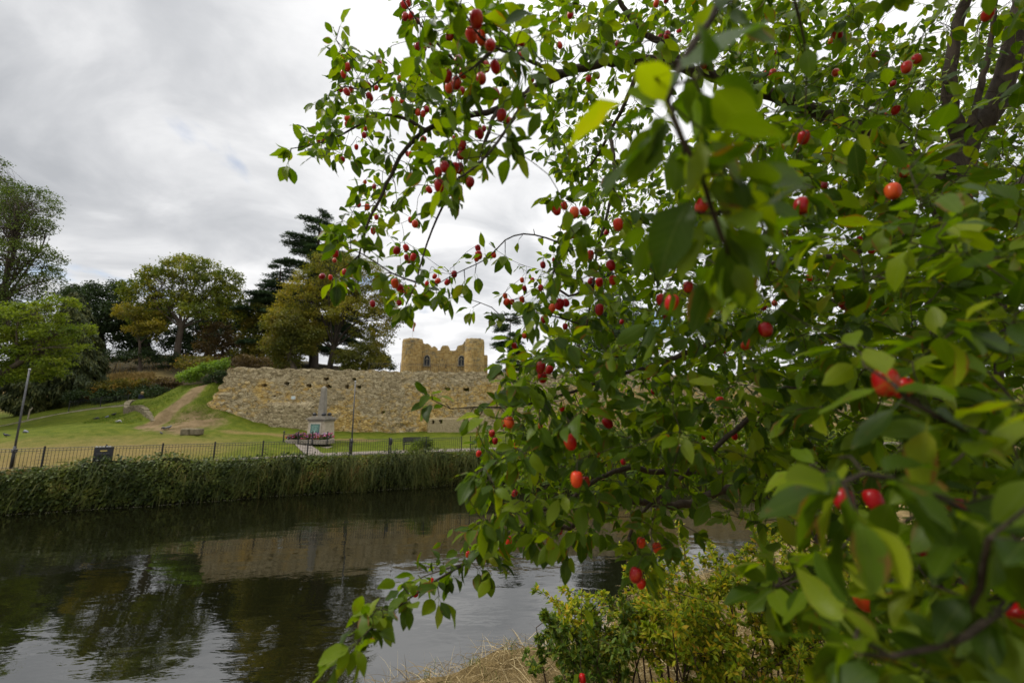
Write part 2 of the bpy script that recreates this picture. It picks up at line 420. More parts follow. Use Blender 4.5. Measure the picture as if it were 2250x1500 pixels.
# ---------------------------------------------------------------- near bank
NB0 = np.array([-0.87, 2.84]); NBD = unit(np.array([0.83, 0.56])); NBN = np.array([-NBD[1], NBD[0]])
def near_h(s, a): # a along, s>0 beyond the edge towards the water
    z = 3.08 + 0.03*np.sin(a*3.1) + 0.02*np.sin(a*7.3+s*5)
    return np.where(s < 0, z + 0.05*np.clip(-s, 0, 3)*0 , np.where(s < 0.25, z - 0.7*s*s*4, z-0.175 - (s-0.25)*2.4))
aa = np.concatenate([-np.geomspace(60, 4.2, 12), np.arange(-4, 14, 0.08), np.geomspace(14.2, 80, 12)])
ss = np.concatenate([-np.geomspace(80, 4.2, 10), np.arange(-4, 1.9, 0.08)])
A_, S_ = np.meshgrid(aa, ss, indexing='ij')
edge = 0.12*np.sin(A_*2.3) + 0.07*np.sin(A_*5.1+1)
NX = NB0[0] + NBD[0]*A_ + NBN[0]*(S_+edge); NY = NB0[1] + NBD[1]*A_ + NBN[1]*(S_+edge)
NZ = near_h(S_, A_) + np.where(np.abs(S_) < 4, 0.02*np.sin(A_*11+S_*4)*np.sin(S_*13-A_*3), 0)
n1_, n2_ = A_.shape; ii, jj = np.meshgrid(np.arange(n1_-1), np.arange(n2_-1), indexing='ij')
F = np.stack([ii*n2_+jj, (ii+1)*n2_+jj, (ii+1)*n2_+jj+1, ii*n2_+jj+1], -1).reshape(-1, 4)
t = NT('dry_bank'); nn = t.noise(5, 6, 0.65); nf = t.noise(70, 4, 0.7, t.co((1, 0.35, 1)))
M['drybank'] = t.done(t.pbr(t.ramp(t.math('ADD', t.math('MULTIPLY', nn, .45), t.math('MULTIPLY', nf, .55)), [(0.3, (0.06, 0.045, 0.02)), (0.5, (0.17, 0.12, 0.05)), (0.72, (0.32, 0.24, 0.11))]), 0.95, 0.1, t.bump(nf, 1.0, 0.02)))
tag(mesh('near_bank', np.stack([NX, NY, NZ], -1).reshape(-1, 3), F, M['drybank'], None, True), kind='structure')
def near_ground(x, y):
    r0 = np.asarray(x)-NB0[0]; r1 = np.asarray(y)-NB0[1]; a = r0*NBD[0]+r1*NBD[1]; s = r0*NBN[0]+r1*NBN[1]
    return near_h(s - (0.12*np.sin(a*2.3) + 0.07*np.sin(a*5.1+1)), a), s, a
# matted straw and a few green blades
def blades(name, pos, d, L, W, mat, sag=0.25, parent=None, up=None):
    n = len(pos); L = np.broadcast_to(L, (n,))[:, None]; W = np.broadcast_to(W, (n,))[:, None]
    x, y, z = frames(d, rdir(n) if up is None else up)
    dn = np.array([0, 0, -1.0])
    m = pos + y*L*0.55 + dn*L*sag*0.25; tip = pos + y*L + dn*L*sag
    v = np.stack([pos - x*W*.5, pos + x*W*.5, m + x*W*.4, m - x*W*.4, tip + x*W*.08, tip - x*W*.08], 1).reshape(-1, 3)
    b = np.arange(n)[:, None]*6
    f = np.concatenate([b + np.array([[0, 1, 2, 3]]), b + np.array([[3, 2, 4, 5]])])
    return mesh(name, v, f, mat, parent)
M['straw'] = leaf_mat('straw', [(0.1, (0.09, 0.06, 0.025)), (0.5, (0.30, 0.22, 0.10)), (0.9, (0.55, 0.45, 0.25))], 0.15, 0.7, 3, 0.2, 0.7, (1, 1, 1))
n = 26000
a = rng.uniform(-3.0, 8, n); s = 0.32-rng.gamma(1.6, 0.9, n)
e_ = 0.12*np.sin(a*2.3) + 0.07*np.sin(a*5.1+1)
px_ = NB0[0] + NBD[0]*a + NBN[0]*(s+e_); py_ = NB0[1] + NBD[1]*a + NBN[1]*(s+e_)
pz_ = near_h(s, a) + rng.uniform(0, 0.06, n)
dd = rdir(n); dd[:, 2] = np.abs(dd[:, 2])*0.35
tag(blades('straw', np.stack([px_, py_, pz_], 1), dd, rng.uniform(0.07, 0.28, n), rng.uniform(0.002, 0.005, n), M['straw'], 0.2), 'matted dry straw on the near river bank', 'straw', kind='stuff')
M['blade'] = leaf_mat('grass_blades', [(0.1, (0.04, 0.075, 0.012)), (0.6, (0.09, 0.13, 0.02)), (0.95, (0.2, 0.2, 0.05))], 0.3, 0.6, 1.0)
n = 1500
a = rng.uniform(-1.2, 6, n); s = 0.25-rng.gamma(1.2, 0.5, n); cl = np.floor(a*3); a = a*0.4 + (cl/3+0.1*np.sin(cl*7))*0.6
e_ = 0.12*np.sin(a*2.3) + 0.07*np.sin(a*5.1+1)
pos = np.stack([NB0[0] + NBD[0]*a + NBN[0]*(s+e_), NB0[1] + NBD[1]*a + NBN[1]*(s+e_), near_h(s, a)], 1)
dd = rdir(n)*0.5; dd[:, 2] = 1
tag(blades('grass', pos, dd, rng.uniform(0.05, 0.17, n), 0.004, M['blade'], 0.3), 'thin green grass blades on the near bank edge', 'grass', kind='stuff')

# ---------------------------------------------------------------- castle curtain wall
t = NT('rubble_stone')
cw = t.co((1, 1, 1)); warp = t.n('ShaderNodeTexNoise'); warp.inputs['Scale'].default_value = 1.3; warp.inputs['Detail'].default_value = 3; t.l(cw, warp.inputs[0])
wv = t.n('ShaderNodeVectorMath', operation='MULTIPLY_ADD'); t.l(warp.outputs[1], wv.inputs[0]); wv.inputs[1].default_value = (0.55, 0.55, 0.35); t.l(cw, wv.inputs[2])
def vor(scale, feat, sc):
    m = t.n('ShaderNodeMapping'); m.inputs['Scale'].default_value = sc; t.l(wv.outputs[0], m.inputs[0])
    x = t.n('ShaderNodeTexVoronoi', feature=feat); x.inputs['Scale'].default_value = scale; t.l(m.outputs[0], x.inputs[0]); return x
vc = vor(1.0, 'F1', (3.5, 3.5, 4.8)); ve = vor(1.0, 'DISTANCE_TO_EDGE', (3.5, 3.5, 4.8)); vs_ = vor(1.0, 'F1', (5.2, 5.2, 9.0))
csep = t.n('ShaderNodeSeparateColor'); t.l(vc.outputs['Color'], csep.inputs[0])
csep2 = t.n('ShaderNodeSeparateColor'); t.l(vs_.outputs['Color'], csep2.inputs[0])
big = t.noise(0.33, 5, 0.6, cw, 0.5); mid = t.noise(2.6, 6, 0.7, cw); fine = t.noise(16, 4, 0.7, cw)
och = t.rng(t.math('SUBTRACT', t.math('ADD', t.math('ADD', t.math('MULTIPLY', big, 1.0), t.math('MULTIPLY', csep.outputs[0], 0.22)), t.math('MULTIPLY', mid, 0.25)), t.math('MULTIPLY', t.attr('grey'), 0.5)), 0.63, 0.92)
greyc = t.ramp(t.math('ADD', t.math('MULTIPLY', csep.outputs[1], 0.5), t.math('MULTIPLY', csep2.outputs[0], 0.5)), [(0.1, (0.21, 0.166, 0.093)), (0.5, (0.35, 0.284, 0.163)), (0.9, (0.50, 0.42, 0.26))])
ochc = t.ramp(t.math('ADD', t.math('MULTIPLY', csep.outputs[2], 0.5), t.math('MULTIPLY', csep2.outputs[1], 0.5)), [(0.1, (0.34, 0.205, 0.053)), (0.5, (0.49, 0.33, 0.10)), (0.9, (0.60, 0.44, 0.18))])
stone = t.mix(och, greyc, ochc)
stone = t.mix(t.math('MULTIPLY', t.rng(fine, 0.35, 0.75), 0.35), stone, (0.09, 0.07, 0.045))
joint = t.rng(ve.outputs['Distance'], 0.0, 0.11, 1.0, 0.0)
gapn = t.rng(mid, 0.42, 0.62)
stone = t.mix(t.math('MULTIPLY', t.math('MULTIPLY', joint, gapn), 0.8), stone, (0.045, 0.034, 0.02))
ash = t.ramp(t.noise(5, 5, 0.6, t.co((3, 3, 0.5))), [(0.3, (0.25, 0.20, 0.11)), (0.7, (0.39, 0.32, 0.185))])
stone = t.mix(t.attr('ashlar'), stone, ash)
pit = t.rng(t.noise(4.5, 3, 0.6, t.co((1, 1, 1.9))), 0.30, 0.40, 1, 0)
stone = t.mix(t.math('MULTIPLY', pit, 0.75), stone, (0.03, 0.022, 0.012))
hgt = t.math('ADD', t.math('ADD', t.math('MULTIPLY', t.rng(ve.outputs['Distance'], 0, 0.16), 0.6), t.math('MULTIPLY', mid, 0.7)), t.math('MULTIPLY', fine, 0.25))
M['rubble'] = t.done(t.pbr(stone, 0.95, 0.1, t.bump(hgt, 0.85, 0.05)))

WXA, WXB = -26.3, 62.0
wx = np.concatenate([np.arange(WXA, 12, 0.115), np.arange(12, WXB, 0.3)]); wz = np.linspace(0, 1, 60)
nx = len(wx); nz = len(wz)
ztop = np.interp(wx, [-26, -24.3, -10, 10, 62], [8.45, 8.48, 8.36, 8.42, 8.5]) + 0.06*np.sin(wx*2.1)*np.sin(wx*0.73+1) + 0.05*np.sin(wx*6.3) + 0.04*np.round(np.sin(wx*3.7)*1.2)
zbot = hz(wx, wall_y(wx)) - 0.4
ztop = np.maximum(ztop, zbot + 0.5)
xend = lambda z: np.interp(z, [4.2, 5.0, 6.2, 7.2, 8.5], [-25.9, -25.75, -25.15, -24.75, -24.35]) + 0.10*np.round(np.sin(z*9.0)*1.4)
Wz = zbot[:, None] + (ztop-zbot)[:, None]*wz[None]
Wx = np.maximum(np.repeat(wx[:, None], nz, 1), xend(Wz))
def vnoise(x, z, f, seed):
    r = np.random.default_rng(seed); tb = r.uniform(-1, 1, (257, 257)); x = x*f + 100; z = z*f + 50
    xi = np.floor(x).astype(int); zi = np.floor(z).astype(int); fx = x-xi; fz = z-zi; fx = fx*fx*(3-2*fx); fz = fz*fz*(3-2*fz)
    g = lambda i, j: tb[i % 257, j % 257]
    return (g(xi, zi)*(1-fx)+g(xi+1, zi)*fx)*(1-fz) + (g(xi, zi+1)*(1-fx)+g(xi+1, zi+1)*fx)*fz
dep = 0.05*vnoise(Wx, Wz*1.1, 0.7, 3) + 0.03*vnoise(Wx, Wz*1.3, 2.4, 4) + 0.035*vnoise(Wx, Wz*1.4, 4.4, 5)
batter = (Wz-2.5)*0.045
grey = np.zeros_like(Wx); ashl = np.zeros_like(Wx)
def in_px(x0, x1, y0, y1, soft):
    ppx, ppy = proj(np.stack([Wx, wall_y(Wx), Wz], -1))
    f = lambda v, a, b: np.clip((v-a)/soft, 0, 1)*np.clip((b-v)/soft, 0, 1)
    return f(ppx, x0, x1)*f(ppy, y0, y1)
pat = in_px(588, 690, 882, 975, 8)
grey = np.maximum(grey, pat*0.9); dep += pat*0.32
grey = np.maximum(grey, np.clip((Wz - ztop[:, None] + 1.7)/1.2, 0, 1)*0.35)
grey = np.maximum(grey, in_px(455, 640, 915, 960, 10)*0.6)
led = in_px(938, 1066, 917, 960, 3); ashl = led; dep = dep*(1-led) + led*0.22
dep += in_px(820, 940, 925, 960, 8)*0.25*vnoise(Wx, Wz, 1.5, 9)
holes = [(578, 846, 7, 4), (626, 843, 6, 5), (676, 847, 7, 4), (715, 832, 8, 3), (720, 848, 8, 4), (760, 849, 7, 4), (787, 850, 7, 4), (777, 832, 6, 3), (924, 852, 6, 4), (982, 854, 7, 4), (1024, 855, 8, 4), (1245, 853, 7, 4), (953, 926, 3, 5), (969, 926, 3, 5), (1023, 925, 5, 5), (613, 946, 4, 6), (840, 905, 4, 3), (600, 870, 3, 3)]
ppx, ppy = proj(np.stack([Wx, wall_y(Wx), Wz], -1))
for hx, hy, hw, hh in holes: dep = np.where((np.abs(ppx-hx) < hw*0.62) & (np.abs(ppy-hy) < hh*0.7), -0.8, dep)
Wy = wall_y(Wx) + batter - dep
fv = np.stack([Wx, Wy, Wz], -1)
bk = np.stack([Wx[:, -1], wall_y(Wx[:, -1]) + 1.7, Wz[:, -1]], -1); bkb = np.stack([Wx[:, 0], wall_y(Wx[:, 0]) + 1.7, Wz[:, 0]], -1)
lend = np.stack([Wx[0]+0.3, wall_y(Wx[0]) + 1.7, Wz[0]], -1)
vsn = np.concatenate([fv.reshape(-1, 3), bk, bkb, lend]); o1 = nx*nz; o2 = o1+nx; o3 = o2+nx
ii, jj = np.meshgrid(np.arange(nx-1), np.arange(nz-1), indexing='ij')
F = [np.stack([ii*nz+jj, (ii+1)*nz+jj, (ii+1)*nz+jj+1, ii*nz+jj+1], -1).reshape(-1, 4)]
i = np.arange(nx-1); F.append(np.stack([i*nz+nz-1, (i+1)*nz+nz-1, o1+i+1, o1+i], 1)); F.append(np.stack([o1+i, o1+i+1, o2+i+1, o2+i], 1))
j = np.arange(nz-1); F.append(np.stack([j, j+1, o3+j+1, o3+j], 1))
zz_ = np.zeros(2*nx+nz)
cwall = thing('castle_wall', (0, float(wall_y(0)), 2.6), 'long ochre and grey rubble stone castle wall with a ragged left end, behind the lawn', 'castle wall')
mesh('masonry', vsn, np.concatenate(F), M['rubble'], cwall, False, None, {'grey': np.concatenate([grey.ravel(), zz_+0.7]), 'ashlar': np.concatenate([ashl.ravel(), zz_])})
M['plaque'] = plain_mat('pale_plaque', (0.55, 0.62, 0.62), (0.42, 0.5, 0.52), 20, 0.5)
M['cream'] = plain_mat('cream_paint', (0.55, 0.50, 0.40), None, 10, 0.6)
pq = P(643, 873.5, 34.6); pq[1] = wall_y(pq[0]) - 0.12
pl = MB().box(pq, (0.38, 0.10, 0.30)).build('plaque_frame', M['cream'], cwall, bevel=0.01)
MB().box(pq+[0, -0.055, 0], (0.30, 0.02, 0.22)).build('plaque', M['plaque'], cwall)

# ---------------------------------------------------------------- gatehouse
t = NT('gatehouse_stone')
cw = t.co(); br = t.n('ShaderNodeTexVoronoi'); br.inputs['Scale'].default_value = 1.0; t.l(t.co((1.3, 1.3, 3.0)), br.inputs[0])
s_ = t.n('ShaderNodeSeparateColor'); t.l(br.outputs['Color'], s_.inputs[0])
zc = t.n('ShaderNodeSeparateXYZ'); t.l(cw, zc.inputs[0])
big = t.noise(0.28, 5, 0.65, cw, 0.6); mid = t.noise(1.4, 6, 0.7, cw)
f_ = t.rng(t.math('SUBTRACT', t.math('ADD', t.math('ADD', big, t.math('MULTIPLY', mid, 0.5)), t.math('MULTIPLY', s_.outputs[0], 0.15)), t.math('MULTIPLY', t.rng(zc.outputs[2], 10.0, 18.0), 0.30)), 0.56, 0.80)
gcol = t.mix(f_, t.ramp(s_.outputs[1], [(0.1, (0.16, 0.135, 0.08)), (0.9, (0.29, 0.245, 0.155))]), t.ramp(s_.outputs[2], [(0.1, (0.33, 0.21, 0.07)), (0.9, (0.46, 0.325, 0.13))]))
gcol = t.mix(t.math('MULTIPLY', t.rng(t.noise(3.5, 5, 0.7, t.co((1, 1, 0.3))), 0.45, 0.72), 0.65), gcol, (0.08, 0.065, 0.04))
M['gate'] = t.done(t.pbr(gcol, 0.95, 0.1, t.bump(t.math('ADD', mid, s_.outputs[1]), 0.8, 0.12)))
M['void'] = plain_mat('dark_glass_slit_shade', (0.02, 0.022, 0.025), (0.01, 0.01, 0.012), 3, 0.35)
M['tracery'] = plain_mat('window_stone', (0.30, 0.26, 0.18), (0.16, 0.14, 0.10), 4)
DG = 100.0
gb = P(974, 815, DG); gb[2] = 8.0
gate = thing('gatehouse', gb, 'ruined ochre stone castle gatehouse with two round towers rising behind the wall', 'castle')
def tower(pxl, pxr, top, bev):
    c = P((pxl+pxr)/2, 780, DG + 1.2); r = (pxr-pxl)/2/FPX*DG*1.02; zt = P((pxl+pxr)/2, top, DG)[2] - c[2]
    m = MB(); z0 = 7.5 - c[2]; n = 40
    prof = [(r*1.16, z0), (r*1.07, z0+5), (r*1.03, z0+9)] + [(r*(1.02-0.004*k), z0+9+(zt-z0-9.7)*k/6) for k in range(1, 7)] + [(r*0.95, zt-0.25), (r*0.90, zt), (r*0.5, zt+0.02), (r*0.05, zt-0.3)]
    vs = []; fs = []
    for k, (q, z) in enumerate(prof):
        for i in range(n):
            a = 2*math.pi*i/n; w = 1 + rng.uniform(-0.008, 0.008); dz = rng.uniform(-0.10, 0.10) if k in (9, 10) else 0
            vs.append(c + np.array([q*w*math.cos(a), q*w*math.sin(a), z+dz]))
    for k in range(len(prof)-1):
        for i in range(n): fs.append((k*n+i, k*n+(i+1) % n, (k+1)*n+(i+1) % n, (k+1)*n+i))
    fs.append(tuple((len(prof)-1)*n+i for i in range(n)))
    m.add(vs, fs); return m.build('tower', M['gate'], gate, smooth=False)
tag(tower(883.5, 929, 744, 1), 'left round tower with the flagpole'); tag(tower(1021, 1064, 744, 1), 'right round tower, brighter ochre')
prof = [(926, 750), (929, 753), (933, 754), (937, 753), (941, 755), (944, 760), (947, 762.5), (950, 760), (953, 759), (956, 761), (957, 767), (961, 768.5), (966, 768), (967, 763), (971, 758), (976, 757.5), (982, 757.5), (984, 762), (985, 768), (992, 769), (1000, 768.5), (1002, 765), (1004, 759), (1009, 757), (1013, 756.5), (1017, 754), (1019, 749), (1025, 747)]
pp = [P(x, y, DG) for x, y in prof]; lo = [np.array([pp[-1][0], pp[-1][1], 7.5]), np.array([pp[0][0], pp[0][1], 7.5])]
yb = DG + 0.9
pp = [np.array([q[0], yb, q[2]]) for q in pp+lo]
m = MB()
for a, b in zip(pp[:-3], pp[1:-2]):
    m.prism([np.array([a[0], yb, 7.5]), np.array([b[0], yb, 7.5]), b, a], (0, 2.4, 0))
m.build('gate_wall', M['gate'], gate)
for x, yt, ylo in ((937, 779, 806), (1013, 780, 806)):
    w = 0.78; c = P(x, yt, DG); zl = P(x, 802, DG)[2]; zt = c[2]; yf = yb
    arch = lambda ww, top: [(ww, zl)] + [(ww*math.cos(q)*1.0, zl + (top-zl)*0.52 + (top-zl)*0.48*math.sin(q)**0.8) for q in np.linspace(0, math.pi/2, 7)] + [(-ww*math.cos(q), zl + (top-zl)*0.52 + (top-zl)*0.48*math.sin(q)**0.8) for q in np.linspace(math.pi/2, 0, 7)[1:]] + [(-ww, zl)]
    fr = [np.array([c[0]+a, yf-0.05, z]) for a, z in arch(w, zt)]
    win = MB(); win.tube(fr, 0.13, 6)
    win.box((c[0], yf-0.04, (zl+zt)/2-0.25), (0.13, 0.16, (zt-zl)*0.8)); win.box((c[0], yf-0.12, zl-0.12), (1.9, 0.3, 0.22))
    win.box((c[0]-0.3, yf-0.04, zl+(zt-zl)*0.62), (0.62, 0.12, 0.10), np.array([[0.75, 0, 0.66], [0, 1, 0], [-0.66, 0, 0.75]])); win.box((c[0]+0.3, yf-0.04, zl+(zt-zl)*0.62), (0.62, 0.12, 0.10), np.array([[0.75, 0, -0.66], [0, 1, 0], [0.66, 0, 0.75]]))
    wo_ = win.build('window', M['tracery'], gate)
    MB().prism([np.array([c[0]+a, yf-0.02, z]) for a, z in arch(w, zt)], (0, -0.03, 0)).build('pane', M['void'], wo_)
MB().box((P(940, 780, DG)[0]+14.3, DG+3, 13.0), (1.2, 3, 11)).build('side_wall', M['gate'], gate)
MB().tube([P(1016, 1, 1)*0 + np.array([c[0]-3.9, yb-0.03, P(990, 800, DG)[2]]), np.array([c[0]-3.9, yb-0.03, P(990, 808, DG)[2]])], 0.12, 6).build('arrow_slit', M['void'], gate)  # dark rod on the wall face, colour stands for shade in the slit
fp = P(906, 744, DG+1.2)
M['flag'] = NT('flag_cloth'); t = M['flag']; zc = t.n('ShaderNodeSeparateXYZ'); t.l(t.co((1, 1, 1), 'Generated'), zc.inputs[0])
M['flag'] = t.done(t.pbr(t.ramp(zc.outputs[0], [(0.0, (0.45, 0.08, 0.05)), (0.42, (0.5, 0.33, 0.03)), (0.55, (0.04, 0.08, 0.02)), (0.8, (0.42, 0.06, 0.04))], 'CONSTANT'), 0.8))
M['white'] = plain_mat('white_paint', (0.6, 0.6, 0.58), (0.5, 0.5, 0.48), 5, 0.5)
fl = thing('flagpole', fp - [0, 0, 0.4], 'white flagpole with a limp red and yellow flag on the left tower', 'flagpole')
ft = P(908.3, 705, DG+1.2)
MB().tube([fp-[0, 0, 0.4], ft], 0.06, 8).build('pole', M['white'], fl)
fv = []; ff = []
for k in range(9):
    z = ft[2]-0.15 - k*0.30; w_ = 0.55 + 0.12*math.sin(k*0.9)
    for q in range(5): fv.append((ft[0]-(ft[2]-z)*0.06+0.06+q/4*w_*(1-0.04*k), ft[1]+0.16*math.sin(q*1.9+k*0.35), z-0.10*q))
for k in range(8):
    for q in range(4): ff.append((k*5+q, k*5+q+1, (k+1)*5+q+1, (k+1)*5+q))
fo = MB().add(fv, ff).build('flag', M['flag'], fl, smooth=True)
sm = fo.modifiers.new('cloth', 'SOLIDIFY'); sm.thickness = 0.02

# ---------------------------------------------------------------- railings
def railing(name, pts, h, gap, post_every, bar_r, label, cat='railing', group=None, stays=True, spikes=False, post_r=0.03):
    """upright iron bars between two rails along ground points pts (x, y, z)"""
    pts = np.asarray(pts, float); root = thing(name, pts[0], label, cat, group)
    seg = np.linalg.norm(np.diff(pts[:, :2], axis=0), axis=1); L = np.concatenate([[0], np.cumsum(seg)])
    at = lambda s: np.array([np.interp(s, L, pts[:, k]) for k in range(3)])
    nP = max(1, int(round(L[-1]/post_every))); pp = np.linspace(0, L[-1], nP+1)
    for k, s0 in enumerate(pp):
        p = at(s0); m = MB().box(p+[0, 0, h/2+0.01], (post_r*2, post_r*2, h+0.10)); m.box(p+[0, 0, h+0.075], (post_r*1.3, post_r*1.3, 0.03)); m.build('post', M['iron'], root)
        if k == nP: break
        s1 = pp[k+1]; m = MB(); a = at(s0); b = at(s1); d = unit(b-a)
        for zz in (h-0.02, h-0.14, 0.10): m.tube([a+d*post_r+[0, 0, zz], b-d*post_r+[0, 0, zz]], bar_r*1.15 if zz > h-0.1 else bar_r, 4)
        if stays:
            for e_, sg in ((a, 1), (b, -1)):
                for q in (0.25, 0.42, 0.58, 0.74): m.tube([e_+d*sg*post_r+[0, 0, h*q], e_+d*sg*0.24+[0, 0, h*q]], bar_r*0.8, 4)
        nb = int((s1-s0)/gap)
        for q in range(1, nb):
            p = at(s0+(s1-s0)*q/nb); m.tube([p+[0, 0, 0.02], p+[0, 0, h+(0.05 if spikes else -0.01)]], bar_r, 4)
        m.build('railing_panel', M['iron'], root)
    return root
def bank_pts(xa, xb, z=2.0, off=0.0):
    xs = np.arange(xa, xb, 0.5); return np.stack([xs, bank_y(xs)+off, np.full(len(xs), z)], 1)
railing('iron_railing', bank_pts(-26.0, -3.2), 1.02, 0.135, 2.5, 0.011, 'long black iron railing along the path above the ivy covered river wall')
railing('iron_railing', bank_pts(-2.9, 40), 1.02, 0.135, 2.5, 0.011, 'black iron railing continuing to the right behind the crab apple leaves')
railing('iron_railing', bank_pts(-33.5, -26.2, 1.75), 0.98, 0.135, 2.5, 0.011, 'lower end of the black railing at the left edge, stepped down from the rest')
rx = np.linspace(P(835, 815, 40)[0], P(1078, 818, 40)[0], 20)
railing('wall_railing', np.stack([rx, wall_y(rx)+1.1, np.full(20, 8.22)], 1), 0.95, 0.17, 2.6, 0.008, 'thin rusty railing on top of the castle wall in front of the gatehouse', stays=False, spikes=True, post_r=0.018)
bl = [G(150, 905, 38.5), G(200, 898, 39), G(280, 887, 39.2)]
railing('lawn_railing', bl, 1.0, 0.16, 2.4, 0.008, 'thin dark railing at the back edge of the lawn below the conifer', stays=False, post_r=0.025)
kp = np.array([G(x, y, d) for x, y, d in ((-60, 960, 33), (0, 945, 34), (70, 930, 36), (140, 912, 37.5), (200, 899, 38.4), (276, 887, 38.6))]); kp = catmull(kp, 0.5)
kp[:, 2] = hz(kp[:, 0], kp[:, 1]); m = MB()
M['kerb'] = plain_mat('kerb_stone', (0.38, 0.33, 0.26), (0.22, 0.18, 0.13), 3)
for a, b in zip(kp[:-1], kp[1:]): m.prism([a+[0, 0, -.1], a+[0, 0, .12], a+[0, .22, .12], a+[0, .22, -.1]], b-a)
tag(m.build('kerb', M['kerb']), kind='structure')

# low curved retaining wall under the grass slope
rp = RPL.copy(); rp[:, 2] = _hz0(rp[:, 0], rp[:, 1])
h_ = np.interp(np.linspace(0, 1, len(rp)), [0, .2, .5, .8, 1], [.5, .72, .72, .55, .25])
zt_ = np.interp(np.linspace(0, 1, len(rp)), [0, 1], [0, 0])
m = MB()
for k in range(len(rp)-1):
    a, b = rp[k], rp[k+1]; d = unit(b-a); nrm = np.array([d[1], -d[0], 0])
    if nrm @ (np.array([-27.5, 35.5, 0]) - a*np.array([1, 1, 0])) > 0: nrm = -nrm
    q = rng.uniform(-.03, .03)
    for r_, (z0, z1) in enumerate(((-.3, .34), (.34, .68), (.68, 1.0))):
        o_ = rng.uniform(0, .05)
        m.prism([a+nrm*o_+[0, 0, h_[k]*z0+q], a+nrm*o_+[0, 0, h_[k]*z1-0.015+q], a-nrm*.35+[0, 0, h_[k]*z1-0.015+q], a-nrm*.35+[0, 0, h_[k]*z0+q]], (b-a)*0.97)
M['lowwall'] = plain_mat('mossy_wall_stone', (0.21, 0.175, 0.115), (0.09, 0.08, 0.045), 4, 0.95, 0.1)
lw = m.build('low_stone_wall', M['lowwall']); tag(lw, 'low curved stone retaining wall at the foot of the grassy slope', 'stone wall')
# ---------------------------------------------------------------- poles, monument, bench, bin, sign
M['polegrey'] = plain_mat('weathered_pole', (0.10, 0.10, 0.10), (0.03, 0.03, 0.03), 2.5, 0.45, 0.5)
def pole(bx, by, bd, tx, ty, label):
    b = P(bx, by, bd); b[2] = 2.02; tp = P(tx, ty, bd)
    root = thing('metal_pole', b, label, 'pole', 'slender poles behind the railings')
    m = MB(); q = lambda s: b+(tp-b)*s
    m.tube([q(0.22), q(0.6), q(1)], np.array([.045, .04, .034]), 10); m.build('shaft', M['polegrey'], root, smooth=True)
    MB().tube([b, q(.10), q(.22)], np.array([.075, .07, .06]), 10).build('sleeve', M['iron'], root, smooth=True)
    MB().tube([q(.155), q(.16), q(.185), q(.19)], np.array([.08, .11, .11, .08]), 10).build('collar', M['iron'], root)
    MB().tube([q(1), q(1.012)], np.array([.05, .045]), 10).build('cap', M['white'], root)
pole(24, 1030, 20.8, 65, 812, 'slender grey metal pole rising beside the left end of the railing')
pole(771, 1003, 26.9, 781, 838, 'slender metal pole standing in front of the castle wall right of the monument')

M['stone'] = plain_mat('monument_stone', (0.48, 0.42, 0.32), (0.32, 0.275, 0.20), 4, 0.9, 0.1, 0.4, 0.03)
M['granite'] = plain_mat('grey_obelisk_stone', (0.27, 0.245, 0.20), (0.16, 0.145, 0.12), 3, 0.9, 0.1, 0.5, 0.03)
M['bronze'] = plain_mat('green_bronze', (0.10, 0.19, 0.155), (0.035, 0.085, 0.075), 7, 0.5, 0.4, 0.6, 0.02)
M['bronze_light'] = plain_mat('pale_verdigris', (0.30, 0.50, 0.40), (0.22, 0.40, 0.33), 8, 0.6)
mc = P(703, 975, 31.4); z0 = hz1(mc[0], mc[1]); mc[2] = z0
mon = thing('monument', mc, 'stone war memorial obelisk on a pedestal with a green bronze plaque', 'monument')
mp = 31.4/FPX
def mz(y): return P(703, y, 31.4)[2]
ang = rad(-8); AX = np.array([[math.cos(ang), math.sin(ang), 0], [-math.sin(ang), math.cos(ang), 0], [0, 0, 1]])
def mb(yb_, yt_, w, dpt=None, taper=1.0): return (np.array([mc[0], mc[1], (mz(yb_)+mz(yt_))/2]), (w*mp, (dpt or w)*mp, mz(yt_)-mz(yb_)), AX, taper)
MB().box(*mb(990, 976.5, 102)).build('step', M['kerb'], mon, bevel=.02)
MB().box(*mb(976.5, 921, 41, 41, .87)).build('pedestal', M['stone'], mon, bevel=.02)
m = MB(); m.box(*mb(925, 921, 40)); m.box(*mb(921, 918.5, 45)); m.box(*mb(918.5, 916, 38)); m.box(*mb(916, 913.5, 30)); m.build('cornice', M['granite'], mon, bevel=.015)
m = MB(); m.box(*mb(913.5, 852, 14, 14, .62)); m.box(*mb(852, 847.5, 8.7, 8.7, .1)); m.build('obelisk', M['granite'], mon, bevel=.01)
for sx_, sy_ in ((-1, -1), (1, -1), (-1, 1), (1, 1)):
    c = np.array([mc[0], mc[1], mz(913.4)]) + AX[0]*sx_*10.5*mp + AX[1]*sy_*10.5*mp
    MB().lathe(c, [(.03, 0), (.14, .02), (.17, .1), (.14, .2), (.05, .26)], 10).build('bronze_knob', M['iron'], mon, smooth=True)
fr = AX[1]*-1
cpl = np.array([mc[0], mc[1], mz(945)]) + fr*(19.9*mp)
tilt = math.atan(44*(1-.87)/2*mp/((mz(921)-mz(976.5))))
ax2 = np.array([AX[0], AX[1]*math.cos(tilt)-AX[2]*math.sin(tilt)*-1*0 , AX[2]]); ax2[1] = unit(AX[1]*math.cos(tilt)-AX[2]*math.sin(tilt)); ax2[2] = unit(AX[2]*math.cos(tilt)+AX[1]*math.sin(tilt))
MB().box(cpl, (25*mp, .10, 34*mp), ax2).build('plaque_surround', M['cream'], mon)
pl = MB().box(cpl+fr*.055, (20.5*mp, .05, 28*mp), ax2).build('plaque', M['bronze'], mon)
m = MB()
